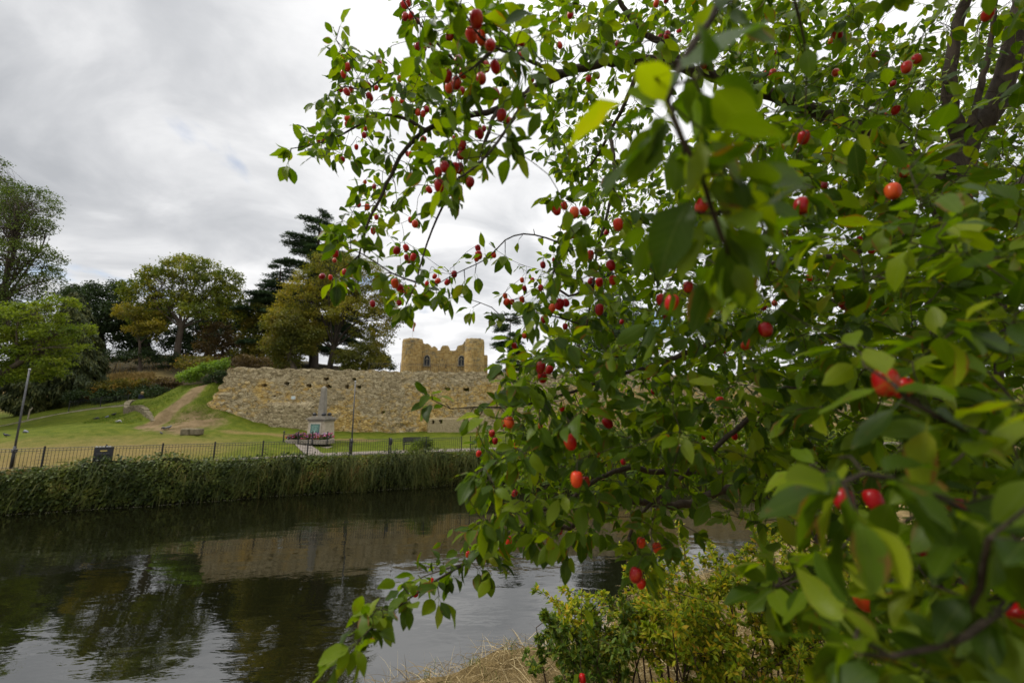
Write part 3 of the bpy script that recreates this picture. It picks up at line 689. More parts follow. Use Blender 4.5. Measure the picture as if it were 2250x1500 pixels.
for k in range(8):
    m.box(cpl+fr*.083+ax2[2]*(11-k*1.6)*mp, ((15 if k % 3 else 10)*mp, .012, .55*mp), ax2)
m.lathe(cpl+fr*.07+ax2[2]*(-7.5)*mp, [(.02, -.15), (.10, -.10), (.12, 0), (.05, .12), (.02, .3)], 8)
m.build('relief', M['bronze_light'], pl)
MB().box(np.array([mc[0], mc[1], mz(964)])+fr*(21.2*mp), (23*mp, .22, 8*mp), ax2).build('plaque_sill', M['bronze_light'], mon, bevel=.02)

# flower bed round the monument
fb = thing('flower_bed', mc+fr*1.0, 'bed of pink, red and purple flowers in front of the monument', 'flower bed')
fc = mc + fr*1.25
MB().box(fc+[0, 0, .14], (3.3, 1.0, .30), AX).build('bed_edging', M['kerb'], fb, bevel=.02)
M['bedgreen'] = leaf_mat('bedding_leaves', [(0.1, (.02, .045, .01)), (.9, (.08, .13, .02))], .2)
t = NT('petals'); g = t.n('ShaderNodeNewGeometry')
M['petal'] = t.done(t.pbr(t.ramp(g.outputs['Random Per Island'], [(0, (.42, .04, .12)), (.25, (.55, .09, .2)), (.45, (.30, .06, .38)), (.6, (.6, .25, .42)), (.75, (.45, .03, .04)), (.9, (.62, .5, .58))], 'CONSTANT'), .7))
n = 1500
q = rng.uniform(-1, 1, (n, 2)); p = fc + AX[0]*q[:, :1]*1.6 + AX[1]*q[:, 1:]*.48; p[:, 2] = fc[2] + .28 + rng.uniform(0, .28, n) + .08*np.sin(q[:, 0]*9)
v, f = rhombs(p, rdir(n)+[0, 0, .6], rdir(n), .14, .09); mesh('leaves', v, f, M['bedgreen'], fb)
n = 800
q = rng.uniform(-1, 1, (n, 2)); p = fc + AX[0]*q[:, :1]*1.62 + AX[1]*(q[:, 1:]*.5-.03); p[:, 2] = fc[2] + .38 + rng.uniform(0, .26, n) + .10*np.sin(q[:, 0]*9)
v, f = rhombs(p, rdir(n)+fr*.4, rdir(n), .10, .11, .05); tag(mesh('flowers', v, f, M['petal'], fb), kind='stuff')
lr = thing('bed_railing', fc+fr*.6, 'low black railing with thick posts around the flower bed', 'railing')
for x in (-1.72, -.55, .55, 1.72): MB().box(fc+fr*.56+AX[0]*x+[0, 0, .4], (.065, .065, .80)).lathe(fc+fr*.56+AX[0]*x+[0, 0, .81], [(.06, 0), (.065, .05), (.02, .11)], 8).build('post', M['iron'], lr)
m = MB()
for z in (.68,):
    m.tube([fc+fr*.56+AX[0]*-1.67+[0, 0, z], fc+fr*.56+AX[0]*1.67+[0, 0, z]], .02, 6)
m.build('rail', M['iron'], lr)
# short path to it
a0 = P(676, 1005, 26); a1 = P(722, 1005, 26.2); b0 = fc+fr*.7-AX[0]*.7; b1 = fc+fr*.7+AX[0]*.7
kk = 10; vs = []
for k in range(kk+1):
    for a, b in ((a0, b0), (a1, b1)):
        p = a+(b-a)*k/kk; p[2] = hz1(p[0], p[1]) + .065; vs.append(p)
tag(MB().add(vs, [(2*k, 2*k+1, 2*k+3, 2*k+2) for k in range(kk)]).build('path', M['path']), kind='structure')

# bench
bc = P(914, 988, 29.3); bc[2] = 2.06; ux = unit(np.array([1.0, .25, 0])); uy = np.array([-ux[1], ux[0], 0]); AXB = np.array([ux, uy, [0, 0, 1]])
bench = thing('park_bench', bc, 'black slatted park bench facing the river beside the path', 'bench')
M['benchblack'] = plain_mat('black_painted_wood', (.02, .021, .025), (.012, .012, .014), 8, .5, .4)
m = MB()
for y in (-.2, -.08, .04, .16): m.box(bc+uy*y+[0, 0, .45], (1.85, .09, .035), AXB)
m.build('seat', M['benchblack'], bench)
m = MB()
for z in (.58, .71, .84): m.box(bc+uy*(.24+z*.08)+[0, 0, z], (1.85, .035, .105), AXB)
m.build('backrest', M['benchblack'], bench)
for x in (-.85, .85):
    m = MB(); m.box(bc+ux*x+uy*-.2+[0, 0, .22], (.06, .06, .44), AXB); m.box(bc+ux*x+uy*.26+[0, 0, .43], (.06, .06, .86), AXB); m.box(bc+ux*x+[0, 0, .63], (.06, .5, .05), AXB); m.box(bc+ux*x+uy*-.2+[0, 0, .53], (.05, .05, .2), AXB); m.build('end_frame', M['benchblack'], bench)
# oval bin on post
lb = P(857.5, 999, 27.9); lb[2] = 2.04
binr = thing('litter_bin', lb, 'small black oval litter bin on a thin post behind the railing', 'litter bin')
MB().tube([lb, lb+[0, 0, .62]], .035, 8).build('post', M['iron'], binr)
MB().lathe(lb+[0, 0, .5], [(.05, 0), (.10, .05), (.115, .15), (.115, .32), (.09, .42), (.03, .48)], 14).build('bin_body', M['iron'], binr, smooth=True)
# sign on the railing
sc_ = P(235, 993.5, 21.9); X_ = sc_[0]; sc_[1] = bank_y(X_)-.06; sc_[2] = 2.60; d_ = bank_dir(X_); AXS = np.array([d_, [-d_[1], d_[0], 0], [0, 0, 1]])
sg = thing('notice_sign', sc_, 'black notice board fixed to the railing with small pale lettering', 'sign')
MB().box(sc_, (.80, .03, .76), AXS).build('board', M['iron'], sg, bevel=.01)
M['ylet'] = plain_mat('yellow_lettering', (.55, .42, .12), None, 10); M['glet'] = plain_mat('grey_lettering', (.12, .12, .12), None, 10); M['wlet'] = plain_mat('white_lettering', (.5, .5, .5), None, 10)
def words_line(mat, z, x0, lens, h, name):
    m = MB(); x = x0
    for L in lens: m.box(sc_+d_*(x+L/2)+AXS[1]*-.02+[0, 0, z], (L*.9, .008, h), AXS); x += L
    m.build(name, mat, sg)
words_line(M['ylet'], .19, -.14, (.05, .05, .05, .035, .05, .05), .06, 'heading')
m_ = [words_line(M['glet'], .07-k*.055, -.30, (.09, .12, .06, .1, .13, .05), .014, 'text_line') for k in range(2)]
words_line(M['glet'], -.29, -.22, (.09, .07, .12, .06), .014, 'text_line')
m = MB()
for x in (-.3, -.17, -.03, .12, .22): m.box(sc_+d_*x+AXS[1]*-.012+[0, 0, .405], (.09, .03, .05), AXS)
m.build('clip', M['wlet'], sg)

# block of stone, little white marker
sb = G(420, 961, 29.5); m = MB()
m.box(sb+[-.33, 0, .2], (.62, .6, .5)); m.box(sb+[.34, .02, .21], (.66, .6, .46))
tag(m.build('stone_block', M['lowwall'], bevel=.08), 'weathered broken stone block lying on the lawn below the slope', 'stone')
wp = G(62, 915, 36.5); m = MB(); m.tube([wp, wp+[.05, 0, .95]], .05, 6).tube([wp+[.04, 0, .7], wp+[.22, 0, 1.05]], .04, 6)
tag(m.build('wooden_stake', M['kerb']), 'short forked wooden stake at the lawn edge below the conifer', 'stake')

# ---------------------------------------------------------------- birds
M['birddark'] = plain_mat('dark_feathers', (.03, .03, .034), (.014, .014, .016), 20, .5)
M['birdgrey'] = plain_mat('grey_feathers', (.17, .18, .20), (.07, .075, .09), 9, .6)
M['birdpale'] = plain_mat('pale_feathers', (.45, .44, .42), (.2, .2, .2), 9, .6)
def bird(px, py, d, az, s, mat, label, peck=False):
    s *= .72; g = G(px, py, d); ca, sa = math.cos(az), math.sin(az); f = np.array([ca, sa, 0]); r = np.array([-sa, ca, 0]); u = np.array([0, 0, 1.0])
    root = thing('bird', g, label, 'bird', 'birds on the lawn')
    body = [(-.26, .12, .012), (-.2, .13, .03), (-.12, .14, .055), (0, .16, .085), (.08, .18, .085), (.13, .21, .06)]
    head = [(.15, .24, .045), (.17, .28, .045), (.19, .29, .03), (.24, .285, .008)] if not peck else [(.18, .17, .045), (.22, .12, .045), (.245, .09, .03), (.27, .05, .008)]
    pr = body+head
    v, fcs = tube(np.array([g+f*x*s+u*z*s for x, z, _ in pr]), np.array([q*s for _, _, q in pr]), 8)
    MB().add(v, fcs).build('body', mat, root, smooth=True)
    for sd in (-1, 1): MB().tube([g+r*sd*.035*s+f*.01*s+u*.1*s, g+r*sd*.035*s+f*.02*s], .009*s, 5).build('leg', M['birddark'], root)
for a in [(14, 958, 27, 3.4, 1.25, 'birddark', 'dark bird standing nearest the left edge of the lawn', 0), (57, 949, 28, 2.9, 1.5, 'birdgrey', 'grey bird with a pale wing just right of the left pole', 1),
          (212, 916, 34, .4, 1.2, 'birddark', 'leftmost of three dark birds near the curved low wall', 1), (235, 915, 34.5, 1.7, 1.1, 'birdgrey', 'grey bird in the middle of three near the low wall', 0), (250, 909, 35.5, .3, 1.2, 'birddark', 'rightmost of three birds, closest to the low wall', 0),
          (259, 934, 31, .1, 1.2, 'birdpale', 'white bird alone on the green lawn below the low wall', 1), (360, 944, 30.2, 3.0, 1.2, 'birddark', 'dark bird on bare earth beside a grey pigeon', 1), (370, 941, 30.4, .3, 1.25, 'birdgrey', 'blue grey pigeon on the bare earth at the slope foot', 0),
          (354, 957, 29, 2.8, 1.0, 'birddark', 'small dark bird on dry grass left of the stone block', 0)]:
    bird(a[0], a[1], a[2], a[3], a[4], M[a[5]], a[6], bool(a[7]))

# ---------------------------------------------------------------- person behind the slope
pg = P(305, 890, 39.5); pg[2] = hz1(pg[0], pg[1]); ph = P(307, 862, 39.5)[2] - pg[2]
H = min(max(ph, 1.3), 1.8); pg[2] = P(307, 861, 39.5)[2] - 1.68; H = 1.68
person = thing('person', pg, 'person with fair hair in dark navy clothes, bending forward beside the slope', 'person')
sk = {'pelvis': (0, 0, .90, .15), 'waist': (.02, 0, 1.05, .13), 'chest': (.07, 0, 1.28, .155), 'neck': (.13, 0, 1.44, .055), 'head': (.17, 0, 1.56, .10), 'crown': (.18, 0, 1.64, .07),
      'shL': (.07, .19, 1.36, .065), 'elL': (.10, .24, 1.10, .048), 'haL': (.32, .18, 1.08, .036), 'shR': (.07, -.19, 1.36, .065), 'elR': (.12, -.23, 1.10, .048), 'haR': (.34, -.14, 1.10, .036),
      'hipL': (0, .09, .84, .10), 'knL': (.05, .10, .48, .065), 'anL': (0, .10, .09, .045), 'toL': (.15, .11, .04, .035), 'hipR': (0, -.09, .84, .10), 'knR': (.02, -.10, .48, .065), 'anR': (-.04, -.10, .09, .045), 'toR': (.11, -.11, .04, .035)}
ed = [('pelvis', 'waist'), ('waist', 'chest'), ('chest', 'neck'), ('neck', 'head'), ('head', 'crown'), ('chest', 'shL'), ('shL', 'elL'), ('elL', 'haL'), ('chest', 'shR'), ('shR', 'elR'), ('elR', 'haR'), ('pelvis', 'hipL'), ('hipL', 'knL'), ('knL', 'anL'), ('anL', 'toL'), ('pelvis', 'hipR'), ('hipR', 'knR'), ('knR', 'anR'), ('anR', 'toR')]
names = list(sk); me = bpy.data.meshes.new('body'); me.from_pydata([sk[k][:3] for k in names], [(names.index(a), names.index(b)) for a, b in ed], [])
M['navy'] = plain_mat('navy_cloth', (.018, .022, .045), (.01, .012, .02), 8, .85); M['skin'] = plain_mat('skin', (.42, .26, .18), None, 5, .6); M['hair'] = plain_mat('fair_hair', (.34, .24, .11), (.22, .15, .06), 30, .6)
t = NT('clothed_figure'); z_ = t.n('ShaderNodeSeparateXYZ'); t.l(t.co(), z_.inputs[0])
M['figure'] = t.done(t.pbr(t.ramp(t.math('DIVIDE', z_.outputs[2], 1.7), [(0, (.02, .02, .022)), (.07, (.03, .035, .06)), (.52, (.018, .022, .045)), (.84, (.42, .26, .18))], 'CONSTANT'), .8))
body = link('body', me, M['figure'], person)
body.modifiers.new('skin', 'SKIN')
for i, k in enumerate(names): me.skin_vertices[0].data[i].radius = (sk[k][3], sk[k][3])
me.skin_vertices[0].data[0].use_root = True
body.modifiers.new('sub', 'SUBSURF').levels = 1; body.modifiers['sub'].render_levels = 2
m = MB(); hp = pg + np.array([.155, 0, 1.60]); m.lathe(hp, [(.03, -.14), (.10, -.10), (.125, -.02), (.12, .05), (.08, .11), (.02, .13)], 12); m.build('hair', M['hair'], person, smooth=True)
for sd in (-1, 1): MB().lathe(pg+[.285, sd*.035, 1.565], [(.004, -.01), (.012, 0), (.004, .01)], 6).build('eye', M['birddark'], person)
MB().lathe(pg+[.29, 0, 1.53], [(.006, -.02), (.018, -.01), (.006, .03)], 6).build('nose', M['skin'], person)
# ---------------------------------------------------------------- ivy and grass hanging over the river wall
M['ivy'] = leaf_mat('ivy_leaves', [(.05, (.016, .03, .006)), (.4, (.052, .078, .010)), (.7, (.12, .145, .018)), (.88, (.20, .19, .03)), (.97, (.24, .12, .03))], .22, .5, .6, .35, .4)
M['hang'] = leaf_mat('hanging_grass', [(.05, (.028, .036, .008)), (.45, (.05, .062, .010)), (.78, (.09, .09, .018)), (.96, (.15, .08, .022))], .25, .7, .6, .2, .6)
M['core'] = plain_mat('dark_hedge_backing', (.022, .026, .010), (.010, .010, .005), 3, 1, 0)  # dark tone for the added backing inside the hedge
hx = np.arange(-36, 45, .35)
def hedge_prof(X):
    g = 0.5+0.5*np.sin(X*.9+1)*np.sin(X*.37)
    top = 2.16 + .10*np.sin(X*.8) + .08*np.sin(X*2.3+1) + .34*np.exp(-((X+18.6)/1.5)**2) - .18*np.exp(-((X+24.5)/1.5)**2) + .16*np.exp(-((X+21)/1.6)**2)
    out = .75 + .15*np.sin(X*.6) + .12*np.sin(X*1.9)
    return top, out
hedge = thing('ivy_hedge', (-15, float(bank_y(-15))-.5, 0), 'thick bank of ivy and hanging grass covering the far river wall down to the water', 'hedge')
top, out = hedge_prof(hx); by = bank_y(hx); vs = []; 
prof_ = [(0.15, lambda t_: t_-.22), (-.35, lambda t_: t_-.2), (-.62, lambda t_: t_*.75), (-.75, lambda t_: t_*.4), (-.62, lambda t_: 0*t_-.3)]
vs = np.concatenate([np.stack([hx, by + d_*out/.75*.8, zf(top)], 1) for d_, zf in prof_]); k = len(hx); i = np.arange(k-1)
mesh('undergrowth', vs, np.concatenate([np.stack([r*k+i, r*k+i+1, (r+1)*k+i+1, (r+1)*k+i], 1) for r in range(4)]), M['core'], hedge, True)  # added dark backing sheet behind the ivy, blocks the view through
def hedge_pts(n, xa, xb):
    X = rng.uniform(xa, xb, n); top, out = hedge_prof(X); q = rng.beta(1.3, 1.1, n)          # 0 waterline, 1 top
    oo = out*(.8 + .35*np.sin(q*2.6)) ; d = np.where(q > .9, rng.uniform(-.1, 1, n), 1.0)
    lump = .13*np.sin(X*3.1+q*5)*np.sin(q*7+X) 
    Y = bank_y(X) - oo*d*.95 - lump + rng.normal(0, .07, n); Z = .06 + q*(top-.02) + np.where(q > .9, rng.uniform(-.05, .12, n), 0)
    return np.stack([X, Y, Z], 1), q
n = 30000
p, q = hedge_pts(n, -36, 5)
keep = rng.uniform(size=n) < np.where(p[:, 0] < -15.5, 1.0, np.where(p[:, 0] < -11, .7, .42)); p = p[keep]; n = len(p)
d = rdir(n) + [0, -.7, -.4]; up = rdir(n)*.7 + [0, -.8, .7]
v, f = rhombs(p, d, up, rng.uniform(.10, .19, n), rng.uniform(.08, .15, n), .1, .15); mesh('ivy', v, f, M['ivy'], hedge)
n = 26000
p, q = hedge_pts(n, -36, 32)
keep = rng.uniform(size=n) < np.where(p[:, 0] < -15.5, .22, np.where(p[:, 0] < -11, .55, .85)); p = p[keep]; n = len(p)
p[:, 2] += .08
d = rdir(n)*.55 + [0, -.55, .05]; d[:, 0] += .35*np.sin(p[:, 0]*1.7)
blades('hanging_grass', p, d, rng.uniform(.35, 1.0, n), rng.uniform(.018, .04, n), M['hang'], .8, hedge)
# pale scum and leaves along the waterline
n = 900; X = rng.uniform(-30, 12, n); top, out = hedge_prof(X)
p = np.stack([X, bank_y(X)-out*.95-.18-np.abs(rng.normal(0, .12, n)), np.full(n, .012)], 1)
d = rdir(n); d[:, 2] = 0; v, f = rhombs(p, d, np.tile([0, 0, 1.0], (n, 1)), rng.uniform(.03, .13, n), rng.uniform(.02, .06, n), 0, 0)
M['scum'] = plain_mat('floating_debris', (.34, .32, .24), (.16, .14, .08), 3)
tag(mesh('floating_debris', v, f, M['scum']), 'pale leaves and scum floating along the far waterline', 'debris', kind='stuff')

# ---------------------------------------------------------------- trees
LM = {}
def lm(key, stops, **k): LM[key] = leaf_mat(key+'_leaves', stops, **k)
lm('oak', [(.05, (.045, .068, .006)), (.4, (.11, .14, .011)), (.7, (.20, .205, .017)), (.95, (.32, .27, .025))], nscale=.35, wr=.4)
lm('yellowoak', [(.05, (.06, .06, .007)), (.4, (.14, .13, .011)), (.7, (.25, .20, .017)), (.95, (.36, .26, .025))], nscale=.35, wr=.4)
lm('gold', [(.05, (.06, .07, .006)), (.35, (.135, .14, .011)), (.65, (.225, .20, .015)), (.92, (.34, .25, .025))], nscale=.3, wr=.4)
lm('olive', [(.05, (.042, .052, .008)), (.4, (.10, .105, .012)), (.75, (.185, .16, .02)), (.95, (.28, .19, .03))], nscale=.3, wr=.4)
lm('dark', [(.05, (.012, .024, .008)), (.5, (.026, .046, .012)), (.9, (.05, .08, .018))], nscale=.3, wr=.5, trans=.2)
lm('ash', [(.05, (.042, .065, .012)), (.5, (.085, .12, .02)), (.9, (.15, .185, .032))], nscale=.3, wr=.5, trans=.35)
lm('lime', [(.05, (.055, .09, .008)), (.45, (.12, .165, .012)), (.8, (.20, .24, .018)), (.97, (.27, .28, .028))], nscale=.35, wr=.45, trans=.4)
lm('cedar', [(.05, (.020, .040, .018)), (.5, (.042, .074, .032)), (.9, (.08, .125, .05))], nscale=.4, wr=.5, trans=.1)
lm('cypress', [(.05, (.018, .028, .008)), (.5, (.042, .056, .015)), (.9, (.105, .11, .026))], nscale=.5, wr=.5, trans=.1)
lm('rust', [(.05, (.045, .032, .014)), (.5, (.10, .065, .025)), (.9, (.17, .11, .04))], nscale=.3, wr=.5)
lm('laurel', [(.05, (.06, .12, .008)), (.5, (.15, .24, .013)), (.9, (.25, .36, .02))], nscale=.8, wr=.6, trans=.3, spec=.4)
lm('heath', [(.05, (.05, .055, .010)), (.45, (.14, .125, .015)), (.75, (.27, .17, .02)), (.95, (.36, .15, .025))], nscale=.5, wr=.45)

def sub_clumps(c, r, n, low=-.45, shell=(.62, 1.0)):
    d = rdir(n*3); d = d[(d[:, 2] > low) | (rng.uniform(size=len(d)) < .3)][:n]
    return c + d*np.asarray(r)*rng.uniform(*shell, (len(d), 1)), d
def broadleaf(name, label, key, base, d, lobes, leaf=.30, dens=1.0, trunk_r=.4, fork=.45, bark='bark', cat='tree', group=None, depth=.8, sub_s=.55, limbs=True, cover=3.0, lean=None, see=1.0):
    """base (px, py); lobes (px, py, radius in px[, vertical radius in px]) as the crown shows at distance d"""
    b = P(base[0], base[1], d); b[2] = hz1(b[0], b[1]) - .1
    root = thing(name, b, label, cat, group)
    mpp = d/FPX; L3 = []
    for k, lb in enumerate(lobes):
        x, y, r = lb[:3]; rz = (lb[3] if len(lb) > 3 else r*.85)
        c = P(x, y, d) ; c[1] += rng.uniform(-.6, .6)*depth*r*mpp
        L3.append((c, np.array([r*mpp, max(r, rz)*mpp*depth, rz*mpp])))
    lp = []; ln = []; twigs = []
    cz = np.mean([c for c, _ in L3], axis=0)
    for c, r in L3:
        area = math.pi*r[0]*r[2]; nsub = int(max(5, dens*area/(sub_s**2)*1.5))
        sc_, sn = sub_clumps(c, r, nsub)
        nl = int(cover*area/(leaf*leaf*.5)/nsub*2.6)
        for s_, w_ in zip(sc_, sn):
            k = max(3, int(nl*rng.uniform(.5, 1.5)))
            q = s_ + rng.normal(size=(k, 3))*np.array([1, 1, .55])*sub_s*rng.uniform(.4, .75)
            lp.append(q); ln.append(np.tile(w_, (k, 1)))
        twigs.append((c, r, sc_))
    lp = np.vstack(lp); ln = np.vstack(ln); n = len(lp)
    dd = rdir(n) + ln*.5 + [0, 0, -.25]; up = rdir(n)*.8 + ln*.4 + [0, 0, .6]
    v, f = rhombs(lp, dd, up, rng.uniform(.7, 1.25, n)*leaf, rng.uniform(.5, .85, n)*leaf, .12, .15)
    mesh('crown', v, f, LM[key], root)
    T = Tubes(); topz = max(c[2]+r[2]*.3 for c, r in L3); fz = b[2] + (topz-b[2])*fork
    axis_top = cz.copy(); axis_top[2] = fz
    if lean is not None: axis_top = P(lean[0], lean[1], d)
    mid = (b+axis_top)/2 + np.array([.15, 0, 0])*rng.normal()
    stem = catmull([b, mid, axis_top], .5); m_ = len(stem)
    tr = np.linspace(trunk_r, trunk_r*.68, m_); tr[:2] *= (1.35, 1.12)
    T.add(stem, tr, 12)
    for c, r, sc_ in twigs:
        if not limbs: break
        a = stem[int(m_*rng.uniform(.8, .99))]; dist = np.linalg.norm(c-a)
        md = a*.5+c*.5 + np.array([0, 0, .16*dist]) + rng.normal(size=3)*.08*dist
        lim = catmull([a, md, c], .4); T.add(lim, np.linspace(trunk_r*.30, trunk_r*.07, len(lim)), 7)
        for s_ in sc_[:max(4, int(len(sc_)*.5))]:
            a2 = lim[int(len(lim)*rng.uniform(.45, .99))]; dd_ = np.linalg.norm(s_-a2)
            md2 = a2*.5+s_*.5 + rng.normal(size=3)*.10*dd_ + [0, 0, .07*dd_]
            T.add(catmull([a2, md2, s_], .5), np.linspace(trunk_r*.06, .008, len(catmull([a2, md2, s_], .5))), 4)
    T.build('trunk', M[bark], root)
    return root
def cedar(name, label, base, d, topy, spread, key='cedar', nb=46, low=.12, cat='tree', droop=.12, seed=1, step=.8, ragged=.5):
    r_ = np.random.default_rng(seed); b = P(base[0], base[1], d); b[2] = hz1(b[0], b[1])-.1; tp = P(base[0], topy, d); tp[0] = P(base[2] if len(base) > 2 else base[0], topy, d)[0]
    H = tp[2]-b[2]; root = thing(name, b, label, cat)
    T = Tubes(); st = catmull([b, (b+tp)/2, tp], .6); T.add(st, np.linspace(H*.028, .03, len(st)), 10)
    lp = []; ld = []; R = spread*d/FPX
    for k in range(nb):
        s = low + (1-low)*((k+r_.uniform(0, .6))/nb)**.9; s = min(s, .985); a = r_.uniform(0, 2*math.pi)
        L = R*(1-s)**.62*r_.uniform(1-ragged, 1.08) + .35; o = b + (tp-b)*s
        out = np.array([math.cos(a), math.sin(a), 0]); q = np.linspace(0, 1, max(5, int(L/.35)))
        br = o + out*(q*L)[:, None] + np.array([0, 0, 1])*((.30*q - (.30+droop)*q**2 + .10*q**4)*L)[:, None]
        T.add(br, np.linspace(.03+.018*L, .012, len(br)), 5)
        side = np.array([-out[1], out[0], 0])
        for j in range(1, len(br)):
            wl = (0.16 + .30*(1-abs(q[j]-.55)*1.2))*L*.55 + .2
            for sg in (-1, 1):
                m_ = max(2, int(wl/.16)); e = np.linspace(.05, 1, m_)[:, None]
                pt = br[j] + (side*sg + out*.7)*e*wl*r_.uniform(.6, 1.1) + np.array([0, 0, -1])*e**2*wl*.22 + r_.normal(size=(m_, 3))*.05
                lp.append(pt); ld.append(np.tile(side*sg*.7+out*.9, (m_, 1)))
    lp = np.vstack(lp); ld = np.vstack(ld); lp = np.repeat(lp, 11, 0); ld = np.repeat(ld, 11, 0); n = len(lp)
    lp = lp + r_.normal(size=(n, 3))*np.array([.17, .17, .09])
    v, f = rhombs(lp, ld + rdir(n)*.7 + [0, 0, .12], rdir(n)*.5 + [0, 0, 1], r_.uniform(.22, .48, n), r_.uniform(.09, .17, n), .1, .1)
    mesh('crown', v, f, LM[key], root); T.build('trunk', M['bark_dark'], root); return root
def cypress(name, label, base, d, topy, rad_px, key='cypress', cat='tree', n=9000):
    b = P(base[0], base[1], d); b[2] = hz1(b[0], b[1])-.1; tp = P(base[0], topy, d); root = thing(name, b, label, cat)
    H = tp[2]-b[2]; R = rad_px*d/FPX; s = rng.beta(1.0, 1.25, n); a = rng.uniform(0, 2*math.pi, n); tier = .82+.18*np.sin(s*H*2.6+np.floor(a*2.2)*1.7)
    r = R*np.clip((1-s), 0, 1)**.55*(.35+.65*np.clip(s*6, 0, 1))*tier*rng.uniform(.78, 1.06, n)
    p = np.stack([b[0]+(tp[0]-b[0])*s + r*np.cos(a), b[1] + r*np.sin(a), b[2]+s*H], 1)
    o = np.stack([np.cos(a), np.sin(a), np.zeros(n)], 1); d_ = o*.6 + [0, 0, -.75] + rdir(n)*.45
    v, f = rhombs(p, d_, o + rdir(n)*.4, rng.uniform(.3, .7, n), rng.uniform(.10, .22, n), .1, .25); mesh('crown', v, f, LM[key], root)
    T = Tubes(); T.add(catmull([b, (b+tp)/2, b+(tp-b)*.97], 1.0), np.linspace(R*.13, .03, len(catmull([b, (b+tp)/2, b+(tp-b)*.97], 1.0))), 8); 
    T.build('trunk', M['bark_dark'], root); return root

# far left
broadleaf('ash_tree', 'tall feathery pale green tree cut off by the left edge, with thin open branches', 'ash', (-60, 920), 40,
          [(-30, 420, 60), (60, 445, 60, 45), (100, 500, 28, 24), (30, 500, 70, 50), (110, 560, 26, 20), (50, 570, 80, 40), (-60, 560, 90), (20, 640, 80, 50), (95, 610, 30, 20), (-40, 700, 90), (45, 700, 50, 30), (-20, 360, 30)], leaf=.20, dens=1.35, trunk_r=.45, fork=.5, cover=1.1, sub_s=.40)
broadleaf('bright_tree', 'low bright yellow green tree hanging over the left edge in front of the conifer', 'lime', (-190, 925), 34,
          [(10, 770, 62, 36), (95, 695, 56, 26), (150, 668, 34, 14), (60, 730, 60, 26), (128, 735, 52, 22), (165, 720, 26, 12), (90, 775, 58, 24), (135, 800, 34, 14), (70, 818, 46, 18), (-20, 820, 70, 30), (20, 690, 44, 26), (-30, 730, 60, 34), (178, 765, 18, 9)], leaf=.20, trunk_r=.3, fork=.6, cover=2.3, sub_s=.34)
cypress('cypress', 'dark drooping conifer column behind the bright yellow green tree', (168, 905), 43, 640, 58, n=15000)
cypress('cypress', 'broad dark conifer reaching to the ground behind the left pole', (80, 912), 42, 740, 74, n=13000)
broadleaf('dark_tree', 'dark round topped broadleaf tree between the conifer and the oak', 'dark', (222, 800), 64,
          [(200, 665, 62, 45), (160, 650, 40, 30), (245, 650, 40, 34), (220, 720, 60, 42), (255, 700, 38, 40), (180, 730, 40, 40)], leaf=.33, trunk_r=.75, fork=.55, bark='bark_dark', cover=2.4, sub_s=.8)
broadleaf('dark_tree', 'dark low tree filling the gap left of the oak trunk', 'dark', (330, 785), 66,
          [(290, 715, 42, 40), (330, 740, 46, 38), (290, 755, 30, 20), (352, 700, 30, 40), (270, 690, 30, 26)], leaf=.33, trunk_r=.5, fork=.5, bark='bark_dark', cover=2.8, sub_s=.8)
broadleaf('oak_tree', 'spreading yellow green oak with a pale bare trunk on the hillside', 'oak', (388, 803), 55,
          [(400, 590, 48, 32), (350, 615, 46, 34), (455, 605, 50, 34), (500, 612, 28, 24), (310, 645, 42, 34), (425, 645, 62, 42), (370, 665, 50, 34), (490, 650, 38, 34), (300, 690, 34, 28), (340, 705, 34, 22), (455, 690, 46, 26), (505, 690, 24, 22), (328, 600, 24, 18)], leaf=.30, trunk_r=.46, fork=.44, lean=(400, 712), cover=1.9, sub_s=.62)
broadleaf('golden_tree', 'small yellow leaved tree tucked under the left side of the oak', 'yellowoak', (310, 800), 53, [(290, 690, 26, 22), (322, 705, 30, 26), (345, 725, 22, 20), (300, 725, 24, 16)], leaf=.26, trunk_r=.2, fork=.5, cover=2.0, sub_s=.5)
broadleaf('dark_tree', 'dark tree behind the oak on its right side', 'dark', (455, 795), 68, [(430, 725, 40, 34), (480, 705, 46, 38), (440, 765, 40, 28), (395, 760, 36, 26), (520, 690, 32, 44), (505, 745, 40, 36)], leaf=.34, trunk_r=.5, bark='bark_dark', cover=2.6, sub_s=.8)
broadleaf('rusty_tree', 'reddish brown small tree right of the oak trunk', 'rust', (490, 800), 60, [(490, 735, 34, 28), (470, 765, 30, 22), (515, 765, 32, 24), (500, 790, 40, 18)], leaf=.28, trunk_r=.2, cover=1.9, sub_s=.6)
